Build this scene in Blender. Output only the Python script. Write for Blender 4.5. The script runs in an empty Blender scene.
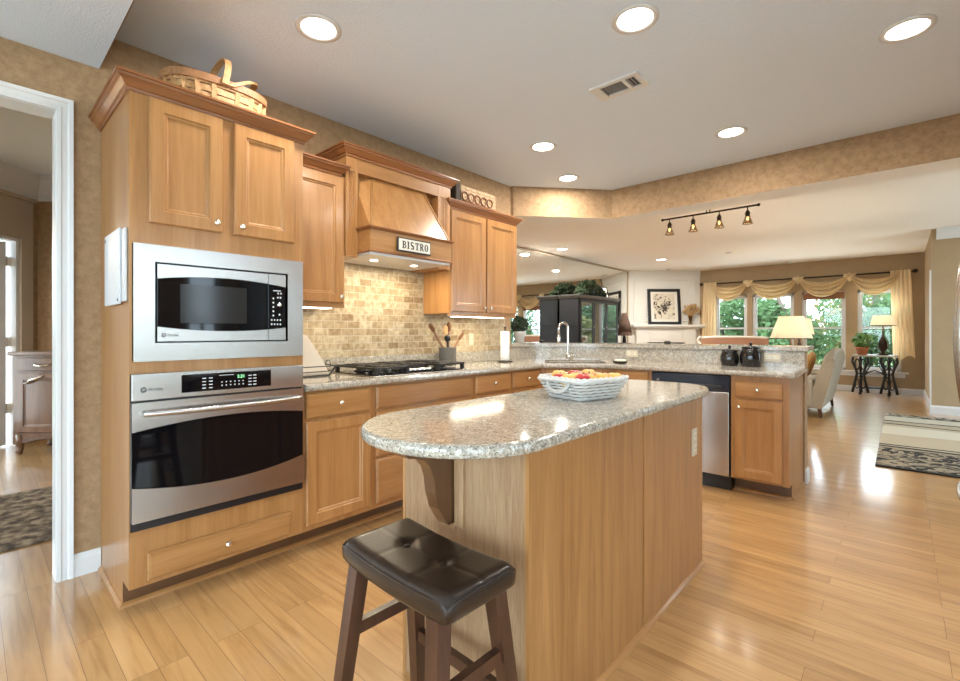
import bpy, bmesh, math, random
from mathutils import Vector, Matrix
random.seed(7)
S = bpy.context.scene
COL = S.collection
PI = math.pi

# ------------------------------------------------------------------ camera, world, exposure
CAM = (3.017, 0.0, 1.204)
cd = bpy.data.cameras.new('camera'); cam = bpy.data.objects.new('camera', cd); COL.objects.link(cam)
cam.location = CAM
cam.rotation_euler = (PI/2, 0, math.atan(421/464.3))
cd.sensor_width = 36.0; cd.lens = 464.3/960*36; cd.shift_y = -8.5/960
cd.clip_start = 0.05; cd.clip_end = 200
S.camera = cam
S.view_settings.view_transform = 'Standard'; S.view_settings.look = 'None'
S.view_settings.gamma = 1.0; S.view_settings.use_curve_mapping = False
S.view_settings.exposure = 0.37
W = bpy.data.worlds.new('world'); S.world = W; W.use_nodes = True
bg = W.node_tree.nodes['Background']; bg.inputs[0].default_value = (0.70, 0.85, 1.0, 1); bg.inputs[1].default_value = 9.0

# ------------------------------------------------------------------ material helpers
def new_mat(name):
    m = bpy.data.materials.new(name); m.use_nodes = True
    nt = m.node_tree; return m, nt, nt.nodes['Principled BSDF']
def N(nt, t, **kw):
    n = nt.nodes.new(t)
    for k, v in kw.items(): setattr(n, k, v)
    return n
def plain(name, col, rough=0.5, metal=0.0, emit=None, es=0, spec=0.5, coat=0.0, trans=0.0, bump=0.0, bscale=80):
    m, nt, b = new_mat(name)
    b.inputs['Base Color'].default_value = (*col, 1); b.inputs['Roughness'].default_value = rough
    b.inputs['Metallic'].default_value = metal; b.inputs['Specular IOR Level'].default_value = spec
    b.inputs['Coat Weight'].default_value = coat; b.inputs['Transmission Weight'].default_value = trans
    if emit: b.inputs['Emission Color'].default_value = (*emit, 1); b.inputs['Emission Strength'].default_value = es
    if bump:
        tc = N(nt, 'ShaderNodeTexCoord'); no = N(nt, 'ShaderNodeTexNoise'); no.inputs['Scale'].default_value = bscale
        bp = N(nt, 'ShaderNodeBump'); bp.inputs['Strength'].default_value = bump; bp.inputs['Distance'].default_value = 0.01
        nt.links.new(tc.outputs['Object'], no.inputs['Vector']); nt.links.new(no.outputs[0], bp.inputs['Height'])
        nt.links.new(bp.outputs[0], b.inputs['Normal'])
    return m
def ramp(nt, stops):
    r = N(nt, 'ShaderNodeValToRGB'); e = r.color_ramp.elements
    while len(e) < len(stops): e.new(0.5)
    for el, (p, c) in zip(e, stops): el.position = p; el.color = (*c, 1)
    return r
def wood(name, c1, c2, axis='Z', rough=0.32, scale=1.0, contrast=(0.35, 0.65), coat=0.25, fine=0.35):
    m, nt, b = new_mat(name); L = nt.links.new
    tc = N(nt, 'ShaderNodeTexCoord'); mp = N(nt, 'ShaderNodeMapping')
    s = {'X': (0.9, 14, 14), 'Y': (14, 0.9, 14), 'Z': (14, 14, 0.9)}[axis]
    mp.inputs['Scale'].default_value = [k*scale for k in s]
    oi = N(nt, 'ShaderNodeObjectInfo'); ad = N(nt, 'ShaderNodeVectorMath', operation='ADD')
    ml = N(nt, 'ShaderNodeMath', operation='MULTIPLY'); ml.inputs[1].default_value = 20
    L(oi.outputs['Random'], ml.inputs[0]); L(tc.outputs['Object'], mp.inputs[0]); L(mp.outputs[0], ad.inputs[0]); L(ml.outputs[0], ad.inputs[1])
    n1 = N(nt, 'ShaderNodeTexNoise'); n1.inputs['Scale'].default_value = 1.0; n1.inputs['Detail'].default_value = 5; n1.inputs['Distortion'].default_value = 0.9
    n2 = N(nt, 'ShaderNodeTexNoise'); n2.inputs['Scale'].default_value = 6; n2.inputs['Detail'].default_value = 4
    L(ad.outputs[0], n1.inputs['Vector']); L(ad.outputs[0], n2.inputs['Vector'])
    mx = N(nt, 'ShaderNodeMix', data_type='FLOAT'); mx.inputs[0].default_value = fine
    L(n1.outputs[0], mx.inputs[2]); L(n2.outputs[0], mx.inputs[3])
    r = ramp(nt, [(contrast[0], c1), (contrast[1], c2)]); L(mx.outputs[0], r.inputs[0])
    hv = N(nt, 'ShaderNodeHueSaturation'); mr = N(nt, 'ShaderNodeMapRange')
    mr.inputs[3].default_value = 0.93; mr.inputs[4].default_value = 1.07
    L(oi.outputs['Random'], mr.inputs[0]); L(mr.outputs[0], hv.inputs['Value']); L(r.outputs[0], hv.inputs['Color'])
    L(hv.outputs[0], b.inputs['Base Color'])
    b.inputs['Roughness'].default_value = rough; b.inputs['Coat Weight'].default_value = coat; b.inputs['Coat Roughness'].default_value = 0.15
    return m

MP1, MP2 = (0.335, 0.150, 0.045), (0.45, 0.228, 0.080)
M = {}
M['maple'] = wood('maple_vertical', MP1, MP2, 'Z')
M['maple_y'] = wood('maple_along_wall', MP1, MP2, 'Y')
M['maple_x'] = wood('maple_across', MP1, MP2, 'X')
M['crown'] = wood('crown_maple', (0.22, 0.080, 0.026), (0.32, 0.13, 0.045), 'Y')
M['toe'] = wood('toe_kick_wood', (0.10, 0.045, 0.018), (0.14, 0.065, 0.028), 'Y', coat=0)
M['oak'] = wood('oak_laminate', (0.27, 0.115, 0.033), (0.45, 0.225, 0.080), 'Z', rough=0.4, contrast=(0.28, 0.72), scale=1.7, fine=0.3)
M['oak_end'] = wood('oak_end_laminate', (0.29, 0.160, 0.077), (0.45, 0.285, 0.155), 'Z', rough=0.4, contrast=(0.36, 0.62), scale=2.6, fine=0.5)
M['darkwood'] = wood('espresso_wood', (0.035, 0.013, 0.007), (0.085, 0.034, 0.018), 'Z', rough=0.3)
M['corbel'] = wood('corbel_wood', (0.085, 0.036, 0.014), (0.13, 0.06, 0.024), 'Z')
M['dresser'] = wood('dresser_wood', (0.13, 0.065, 0.033), (0.20, 0.105, 0.055), 'Z')
M['black_wood'] = plain('black_cabinet_paint', (0.010, 0.009, 0.009), 0.35)
M['white'] = plain('white_trim_paint', (0.68, 0.68, 0.675), 0.35)
M['white_panel'] = plain('fireplace_white', (0.72, 0.70, 0.64), 0.5)
M['ceiling'] = plain('ceiling_texture_paint', (0.69, 0.775, 0.88), 0.9, bump=0.25, bscale=120)
M['ceiling_cream'] = plain('living_ceiling_paint', (0.86, 0.83, 0.77), 0.9, bump=0.2, bscale=120)
M['knob'] = plain('brushed_nickel', (0.75, 0.70, 0.62), 0.25, 1.0)
M['chrome'] = plain('chrome', (0.85, 0.85, 0.84), 0.1, 1.0)
M['black_glass'] = plain('black_glass', (0.004, 0.004, 0.005), 0.05, spec=0.3)
M['black_plastic'] = plain('black_plastic', (0.012, 0.012, 0.014), 0.3)
M['grey_plastic'] = plain('grey_plastic', (0.25, 0.25, 0.25), 0.4)
M['iron'] = plain('black_iron', (0.012, 0.011, 0.010), 0.4)
M['bronze'] = plain('dark_bronze', (0.035, 0.024, 0.017), 0.4, 0.6)
M['plate'] = plain('almond_plastic', (0.60, 0.53, 0.40), 0.4)
M['white_plastic'] = plain('white_plastic', (0.58, 0.60, 0.62), 0.35)
M['slot'] = plain('dark_slot', (0.03, 0.03, 0.03), 0.6)
M['paper'] = plain('paper_towel', (0.85, 0.85, 0.83), 0.9, bump=0.3, bscale=200)
M['leather'] = plain('dark_brown_leather', (0.020, 0.011, 0.007), 0.30, coat=0.1, bump=0.08, bscale=160)
M['ceramic_black'] = plain('black_ceramic', (0.008, 0.008, 0.009), 0.08, coat=0.5)
M['terracotta'] = plain('terracotta', (0.45, 0.16, 0.07), 0.8)
M['crock'] = plain('grey_stoneware', (0.13, 0.125, 0.12), 0.25, coat=0.3)
M['galv'] = plain('pale_ceramic', (0.75, 0.74, 0.70), 0.4)
M['leaf'] = plain('leaf_green', (0.022, 0.038, 0.014), 0.5)
M['leaf_bright'] = plain('leaf_bright_green', (0.10, 0.22, 0.045), 0.5)
M['bulb'] = plain('lamp_lens', (1, 1, 1), 0.5, emit=(1, 0.96, 0.88), es=9)
M['strip'] = plain('strip_lens', (1, 1, 1), 0.5, emit=(1, 0.90, 0.70), es=7)
M['linen'] = plain('pale_upholstery', (0.31, 0.26, 0.19), 0.9, bump=0.2, bscale=300)
M['brown_fabric'] = plain('brown_upholstery', (0.34, 0.17, 0.10), 0.9, bump=0.2, bscale=300)
M['orange_fabric'] = plain('ochre_cushion', (0.55, 0.30, 0.10), 0.85, bump=0.2, bscale=300)
M['pattern_fabric'] = plain('brown_throw', (0.13, 0.055, 0.03), 0.9)
M['shade_dark'] = plain('brown_shade', (0.10, 0.055, 0.035), 0.8)
M['wood_spoon'] = wood('beech_utensil', (0.42, 0.24, 0.10), (0.55, 0.33, 0.16), 'Z', rough=0.6, coat=0)
M['wood_dark_spoon'] = wood('walnut_utensil', (0.14, 0.06, 0.025), (0.20, 0.09, 0.04), 'Z', rough=0.5, coat=0)
M['bark'] = plain('bark', (0.09, 0.065, 0.045), 0.9)
M['lawn'] = plain('lawn', (0.07, 0.12, 0.035), 0.95)
M['bounce_slab'] = plain('pale_bounce_slab', (0.74, 0.73, 0.70), 0.9)
M['straw'] = plain('dried_flowers', (0.48, 0.30, 0.13), 0.9)
M['soap'] = plain('cream_ceramic', (0.72, 0.66, 0.52), 0.3)
M['red_apple'] = plain('red_apple_skin', (0.50, 0.035, 0.03), 0.3, coat=0.3)
M['peach'] = plain('yellow_fruit_skin', (0.72, 0.42, 0.10), 0.45, bump=0.05)
M['wicker_w'] = plain('whitewashed_wicker', (0.66, 0.64, 0.60), 0.75, bump=0.3, bscale=150)
M['matboard'] = plain('mat_board', (0.72, 0.68, 0.60), 0.9)
M['green_led'] = plain('green_display', (0, 0, 0), 0.5, emit=(0.35, 1, 0.45), es=1.5)
M['mark_white'] = plain('white_marking', (0.75, 0.75, 0.75), 0.5)
M['mark_dark'] = plain('dark_marking', (0.03, 0.03, 0.03), 0.5)
M['mirror'] = plain('mirror_silver', (0.86, 0.88, 0.87), 0.02, 1.0)
M['shade_blind'] = plain('woven_blind', (0.30, 0.14, 0.07), 0.9)
M['tan_and_shade'] = plain('beige_and_shade_trim', (0.45, 0.37, 0.28), 0.6)  # on the side-room door casing this beige is painted shade

def paint_wall(name, c1, c2, sc=22):
    m, nt, b = new_mat(name); L = nt.links.new
    tc = N(nt, 'ShaderNodeTexCoord'); n1 = N(nt, 'ShaderNodeTexNoise'); n1.inputs['Scale'].default_value = sc; n1.inputs['Detail'].default_value = 8; n1.inputs['Roughness'].default_value = 0.7
    r = ramp(nt, [(0.35, c1), (0.65, c2)]); L(tc.outputs['Object'], n1.inputs['Vector']); L(n1.outputs[0], r.inputs[0]); L(r.outputs[0], b.inputs['Base Color'])
    b.inputs['Roughness'].default_value = 0.85
    bp = N(nt, 'ShaderNodeBump'); bp.inputs['Strength'].default_value = 0.12; bp.inputs['Distance'].default_value = 0.01
    L(n1.outputs[0], bp.inputs['Height']); L(bp.outputs[0], b.inputs['Normal'])
    return m
M['wall'] = paint_wall('tan_faux_paint', (0.285, 0.175, 0.088), (0.41, 0.268, 0.148))
M['wall_far'] = paint_wall('tan_flat_paint', (0.39, 0.285, 0.17), (0.42, 0.31, 0.185), 5)

def floor_mat():
    m, nt, b = new_mat('maple_plank_floor'); L = nt.links.new
    tc = N(nt, 'ShaderNodeTexCoord')
    br = N(nt, 'ShaderNodeTexBrick'); br.offset = 0.37; br.offset_frequency = 3
    br.inputs['Scale'].default_value = 1.0; br.inputs['Brick Width'].default_value = 1.05; br.inputs['Row Height'].default_value = 0.092
    br.inputs['Mortar Size'].default_value = 0.0009; br.inputs['Mortar Smooth'].default_value = 0.2
    br.inputs['Color1'].default_value = (0.0, 0.0, 0.0, 1); br.inputs['Color2'].default_value = (1, 1, 1, 1); br.inputs['Mortar'].default_value = (0, 0, 0, 1)
    L(tc.outputs['Object'], br.inputs['Vector'])
    mp = N(nt, 'ShaderNodeMapping'); mp.inputs['Scale'].default_value = (1.2, 14, 1); L(tc.outputs['Object'], mp.inputs[0])
    sh = N(nt, 'ShaderNodeVectorMath', operation='MULTIPLY_ADD'); sh.inputs[1].default_value = (9, 9, 9)
    L(br.outputs['Color'], sh.inputs[0]); L(mp.outputs[0], sh.inputs[2])
    n1 = N(nt, 'ShaderNodeTexNoise'); n1.inputs['Scale'].default_value = 1.5; n1.inputs['Detail'].default_value = 6; n1.inputs['Distortion'].default_value = 1.4
    L(sh.outputs[0], n1.inputs['Vector'])
    r = ramp(nt, [(0.25, (0.39, 0.200, 0.070)), (0.5, (0.53, 0.305, 0.122)), (0.75, (0.59, 0.355, 0.155))]); L(n1.outputs[0], r.inputs[0])
    r2 = ramp(nt, [(0, (0.86, 0.84, 0.80)), (1, (1.06, 1.06, 1.06))]); L(br.outputs['Color'], r2.inputs[0])
    mx = N(nt, 'ShaderNodeMix', data_type='RGBA', blend_type='MULTIPLY'); mx.inputs[0].default_value = 1; L(r.outputs[0], mx.inputs[6]); L(r2.outputs[0], mx.inputs[7])
    m2 = N(nt, 'ShaderNodeMix', data_type='RGBA'); m2.inputs[7].default_value = (0.17, 0.075, 0.025, 1); L(br.outputs['Fac'], m2.inputs[0]); L(mx.outputs[2], m2.inputs[6])
    L(m2.outputs[2], b.inputs['Base Color'])
    b.inputs['Roughness'].default_value = 0.32; b.inputs['Coat Weight'].default_value = 1.0; b.inputs['Coat Roughness'].default_value = 0.13
    bp = N(nt, 'ShaderNodeBump'); bp.inputs['Strength'].default_value = 0.15; bp.inputs['Distance'].default_value = 0.002; bp.invert = True
    L(br.outputs['Fac'], bp.inputs['Height']); L(bp.outputs[0], b.inputs['Normal'])
    return m
M['floor'] = floor_mat()

def granite_mat():
    m, nt, b = new_mat('speckled_granite'); L = nt.links.new
    tc = N(nt, 'ShaderNodeTexCoord')
    v = N(nt, 'ShaderNodeTexVoronoi'); v.inputs['Scale'].default_value = 240; L(tc.outputs['Object'], v.inputs['Vector'])
    sp = N(nt, 'ShaderNodeSeparateColor'); L(v.outputs['Color'], sp.inputs[0])
    r = ramp(nt, [(0.0, (0.14, 0.13, 0.115)), (0.12, (0.31, 0.275, 0.225)), (0.45, (0.42, 0.38, 0.315)), (0.8, (0.50, 0.465, 0.40)), (1.0, (0.68, 0.66, 0.62))]); L(sp.outputs[0], r.inputs[0])
    n = N(nt, 'ShaderNodeTexNoise'); n.inputs['Scale'].default_value = 40; n.inputs['Detail'].default_value = 6; L(tc.outputs['Object'], n.inputs['Vector'])
    r2 = ramp(nt, [(0.35, (0.75, 0.73, 0.70)), (0.65, (1.1, 1.08, 1.04))]); L(n.outputs[0], r2.inputs[0])
    mx = N(nt, 'ShaderNodeMix', data_type='RGBA', blend_type='MULTIPLY'); mx.inputs[0].default_value = 1; L(r.outputs[0], mx.inputs[6]); L(r2.outputs[0], mx.inputs[7])
    L(mx.outputs[2], b.inputs['Base Color']); b.inputs['Roughness'].default_value = 0.09; b.inputs['Specular IOR Level'].default_value = 0.65
    return m
M['granite'] = granite_mat()

def tile_mat():
    m, nt, b = new_mat('travertine_subway_tile'); L = nt.links.new
    tc = N(nt, 'ShaderNodeTexCoord'); sx = N(nt, 'ShaderNodeSeparateXYZ'); cx = N(nt, 'ShaderNodeCombineXYZ')
    L(tc.outputs['Object'], sx.inputs[0]); L(sx.outputs[1], cx.inputs[0]); L(sx.outputs[2], cx.inputs[1])
    br = N(nt, 'ShaderNodeTexBrick'); br.inputs['Scale'].default_value = 1; br.inputs['Brick Width'].default_value = 0.104; br.inputs['Row Height'].default_value = 0.0535
    br.inputs['Mortar Size'].default_value = 0.0025; br.inputs['Mortar Smooth'].default_value = 0.3
    br.inputs['Color1'].default_value = (0, 0, 0, 1); br.inputs['Color2'].default_value = (1, 1, 1, 1); br.inputs['Mortar'].default_value = (0.5, 0.5, 0.5, 1)
    L(cx.outputs[0], br.inputs['Vector'])
    r = ramp(nt, [(0.0, (0.29, 0.20, 0.11)), (0.25, (0.38, 0.285, 0.17)), (0.7, (0.46, 0.37, 0.24)), (1.0, (0.51, 0.43, 0.30))]); L(br.outputs['Color'], r.inputs[0])
    n = N(nt, 'ShaderNodeTexNoise'); n.inputs['Scale'].default_value = 30; n.inputs['Detail'].default_value = 7; L(tc.outputs['Object'], n.inputs['Vector'])
    r2 = ramp(nt, [(0.3, (0.66, 0.60, 0.50)), (0.65, (1.12, 1.12, 1.12))]); L(n.outputs[0], r2.inputs[0])
    mx = N(nt, 'ShaderNodeMix', data_type='RGBA', blend_type='MULTIPLY'); mx.inputs[0].default_value = 1; L(r.outputs[0], mx.inputs[6]); L(r2.outputs[0], mx.inputs[7])
    m2 = N(nt, 'ShaderNodeMix', data_type='RGBA'); m2.inputs[7].default_value = (0.52, 0.45, 0.33, 1); L(br.outputs['Fac'], m2.inputs[0]); L(mx.outputs[2], m2.inputs[6])
    L(m2.outputs[2], b.inputs['Base Color']); b.inputs['Roughness'].default_value = 0.55
    bp = N(nt, 'ShaderNodeBump'); bp.inputs['Strength'].default_value = 0.4; bp.inputs['Distance'].default_value = 0.004; bp.invert = True
    L(br.outputs['Fac'], bp.inputs['Height']); L(bp.outputs[0], b.inputs['Normal'])
    return m
M['tile'] = tile_mat()

def steel_mat(name, tangent, rough=0.25):
    m, nt, b = new_mat(name); L = nt.links.new
    tc = N(nt, 'ShaderNodeTexCoord'); mp = N(nt, 'ShaderNodeMapping'); mp.inputs['Scale'].default_value = (2, 2, 500)
    n = N(nt, 'ShaderNodeTexNoise'); n.inputs['Scale'].default_value = 1; n.inputs['Detail'].default_value = 2
    L(tc.outputs['Object'], mp.inputs[0]); L(mp.outputs[0], n.inputs['Vector'])
    r = N(nt, 'ShaderNodeMapRange'); r.inputs[3].default_value = rough-0.02; r.inputs[4].default_value = rough+0.03
    L(n.outputs[0], r.inputs[0]); L(r.outputs[0], b.inputs['Roughness'])
    t = N(nt, 'ShaderNodeCombineXYZ')
    for i, v in enumerate(tangent): t.inputs[i].default_value = v
    L(t.outputs[0], b.inputs['Tangent']); b.inputs['Anisotropic'].default_value = 0.85
    b.inputs['Base Color'].default_value = (0.50, 0.475, 0.445, 1); b.inputs['Metallic'].default_value = 1.0
    return m
M['steel'] = steel_mat('brushed_steel', (0, 1, 0))
M['steel_x'] = steel_mat('brushed_steel_across', (1, 0, 0))

def glass_mat(name, tint=(1, 1, 1), refl=1.0):
    m = bpy.data.materials.new(name); m.use_nodes = True; nt = m.node_tree; nt.nodes.clear(); L = nt.links.new
    out = N(nt, 'ShaderNodeOutputMaterial'); t = N(nt, 'ShaderNodeBsdfTransparent'); t.inputs[0].default_value = (*tint, 1)
    g = N(nt, 'ShaderNodeBsdfGlossy'); g.inputs['Roughness'].default_value = 0.01
    lw = N(nt, 'ShaderNodeLayerWeight'); lw.inputs[0].default_value = 0.5; pw = N(nt, 'ShaderNodeMath', operation='POWER'); pw.inputs[1].default_value = 5.0
    f = N(nt, 'ShaderNodeMath', operation='MULTIPLY_ADD'); f.inputs[1].default_value = 0.92; f.inputs[2].default_value = 0.03; L(lw.outputs['Facing'], pw.inputs[0]); L(pw.outputs[0], f.inputs[0])
    mx = N(nt, 'ShaderNodeMixShader'); L(f.outputs[0], mx.inputs[0]); L(t.outputs[0], mx.inputs[1]); L(g.outputs[0], mx.inputs[2]); L(mx.outputs[0], out.inputs[0])
    return m
M['glass'] = glass_mat('window_glass', (0.96, 0.98, 0.97))
M['lamp_glass'] = glass_mat('amber_lamp_glass', (0.70, 0.60, 0.45))
def translucent(name, col, es=0, ec=(1, 0.85, 0.6), tw=0.5):
    m = bpy.data.materials.new(name); m.use_nodes = True; nt = m.node_tree; b = nt.nodes['Principled BSDF']; L = nt.links.new
    b.inputs['Base Color'].default_value = (*col, 1); b.inputs['Roughness'].default_value = 0.9
    if es: b.inputs['Emission Color'].default_value = (*ec, 1); b.inputs['Emission Strength'].default_value = es
    t = N(nt, 'ShaderNodeBsdfTranslucent'); t.inputs[0].default_value = (*col, 1)
    mx = N(nt, 'ShaderNodeMixShader'); mx.inputs[0].default_value = tw
    L(b.outputs[0], mx.inputs[1]); L(t.outputs[0], mx.inputs[2]); L(mx.outputs[0], nt.nodes['Material Output'].inputs[0])
    return m
M['curtain'] = translucent('gold_curtain', (0.86, 0.69, 0.43), tw=0.3)
M['lampshade'] = translucent('lit_white_shade', (0.85, 0.78, 0.66), es=0.0, tw=0.5)
M['foliage'] = translucent('tree_foliage', (0.085, 0.15, 0.055), tw=0.4)
M['foliage2'] = translucent('tree_foliage_yellow', (0.22, 0.20, 0.065), tw=0.4)

def weave_mat(name, c1, c2, sw, sh):
    m, nt, b = new_mat(name); L = nt.links.new
    tc = N(nt, 'ShaderNodeTexCoord'); n = N(nt, 'ShaderNodeTexNoise'); n.inputs['Scale'].default_value = 60; n.inputs['Detail'].default_value = 5
    oi = N(nt, 'ShaderNodeTexCoord')
    L(tc.outputs['Object'], n.inputs['Vector']); r = ramp(nt, [(0.3, c1), (0.7, c2)]); L(n.outputs[0], r.inputs[0]); L(r.outputs[0], b.inputs['Base Color'])
    b.inputs['Roughness'].default_value = 0.6
    return m
M['splint'] = weave_mat('ash_splint', (0.42, 0.22, 0.085), (0.60, 0.36, 0.16), 1, 1)
M['splint_dark'] = weave_mat('dark_splint', (0.16, 0.065, 0.03), (0.24, 0.10, 0.045), 1, 1)
M['splint_mid'] = weave_mat('brown_splint', (0.27, 0.12, 0.05), (0.40, 0.20, 0.085), 1, 1)
M['straw_weave'] = weave_mat('brown_weave', (0.33, 0.20, 0.10), (0.52, 0.36, 0.20), 1, 1)

def rug_mat():
    m, nt, b = new_mat('patterned_rug'); L = nt.links.new
    tc = N(nt, 'ShaderNodeTexCoord'); sx = N(nt, 'ShaderNodeSeparateXYZ'); L(tc.outputs['Object'], sx.inputs[0])
    mr = N(nt, 'ShaderNodeMapRange'); mr.inputs[1].default_value = 0; mr.inputs[2].default_value = 3.6; L(sx.outputs[1], mr.inputs[0])
    C = (0.42, 0.36, 0.26); B = (0.012, 0.011, 0.010); G = (0.30, 0.25, 0.17); P = (0.55, 0.52, 0.42)
    r = ramp(nt, [(0, B), (0.006, G), (0.25, G), (0.26, B), (0.28, C), (0.295, B), (0.31, C), (0.33, C), (0.50, P), (0.66, C), (0.70, B), (0.72, C), (0.79, B), (0.81, P), (0.92, B), (0.94, C)])
    r.color_ramp.interpolation = 'CONSTANT'
    mp = N(nt, 'ShaderNodeMapping'); mp.inputs['Scale'].default_value = (0.35, 1, 1); L(tc.outputs['Object'], mp.inputs[0])
    wn = N(nt, 'ShaderNodeTexNoise'); wn.inputs['Scale'].default_value = 2.2; wn.inputs['Detail'].default_value = 2; L(mp.outputs[0], wn.inputs['Vector'])
    ms = N(nt, 'ShaderNodeMath', operation='MULTIPLY_ADD'); ms.inputs[1].default_value = 0.07; L(wn.outputs[0], ms.inputs[0]); L(mr.outputs[0], ms.inputs[2])
    sb = N(nt, 'ShaderNodeMath', operation='SUBTRACT'); sb.inputs[1].default_value = 0.035; L(ms.outputs[0], sb.inputs[0]); L(sb.outputs[0], r.inputs[0])
    # black leaf scrolls in the two borders
    n = N(nt, 'ShaderNodeTexNoise'); n.inputs['Scale'].default_value = 6.5; n.inputs['Detail'].default_value = 1; n.inputs['Distortion'].default_value = 2.5; L(tc.outputs['Object'], n.inputs['Vector'])
    gt = N(nt, 'ShaderNodeMath', operation='GREATER_THAN'); gt.inputs[1].default_value = 0.50; L(n.outputs[0], gt.inputs[0])
    lo = N(nt, 'ShaderNodeMath', operation='LESS_THAN'); lo.inputs[1].default_value = 0.25; L(mr.outputs[0], lo.inputs[0])
    hi = N(nt, 'ShaderNodeMath', operation='GREATER_THAN'); hi.inputs[1].default_value = 0.93; L(mr.outputs[0], hi.inputs[0])
    ed = N(nt, 'ShaderNodeMath', operation='MAXIMUM'); L(lo.outputs[0], ed.inputs[0]); L(hi.outputs[0], ed.inputs[1])
    an = N(nt, 'ShaderNodeMath', operation='MULTIPLY'); L(ed.outputs[0], an.inputs[0]); L(gt.outputs[0], an.inputs[1])
    mx = N(nt, 'ShaderNodeMix', data_type='RGBA'); mx.inputs[7].default_value = (*B, 1); L(an.outputs[0], mx.inputs[0]); L(r.outputs[0], mx.inputs[6])
    L(mx.outputs[2], b.inputs['Base Color']); b.inputs['Roughness'].default_value = 0.95
    return m
M['rug'] = rug_mat()
def rug2_mat():
    m, nt, b = new_mat('dark_woven_rug'); L = nt.links.new
    tc = N(nt, 'ShaderNodeTexCoord'); n = N(nt, 'ShaderNodeTexNoise'); n.inputs['Scale'].default_value = 16; n.inputs['Detail'].default_value = 4; L(tc.outputs['Object'], n.inputs['Vector'])
    r = ramp(nt, [(0.35, (0.05, 0.035, 0.022)), (0.5, (0.16, 0.115, 0.07)), (0.65, (0.34, 0.27, 0.18))]); L(n.outputs[0], r.inputs[0]); L(r.outputs[0], b.inputs['Base Color']); b.inputs['Roughness'].default_value = 0.95
    return m
M['rug2'] = rug2_mat()
def ink_mat():
    m, nt, b = new_mat('ink_drawing'); L = nt.links.new
    tc = N(nt, 'ShaderNodeTexCoord'); n = N(nt, 'ShaderNodeTexNoise'); n.inputs['Scale'].default_value = 9; n.inputs['Detail'].default_value = 3; n.inputs['Distortion'].default_value = 1.5
    L(tc.outputs['Object'], n.inputs['Vector'])
    gr = N(nt, 'ShaderNodeVectorMath', operation='LENGTH'); L(tc.outputs['Object'], gr.inputs[0])
    ad = N(nt, 'ShaderNodeMath', operation='MULTIPLY_ADD'); ad.inputs[1].default_value = -0.55; L(gr.outputs['Value'], ad.inputs[0]); L(n.outputs[0], ad.inputs[2])
    r = ramp(nt, [(0.36, (0.62, 0.56, 0.44)), (0.42, (0.30, 0.26, 0.2)), (0.47, (0.04, 0.035, 0.03))]); L(ad.outputs[0], r.inputs[0]); L(r.outputs[0], b.inputs['Base Color']); b.inputs['Roughness'].default_value = 0.8
    return m
M['ink'] = ink_mat()

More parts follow.
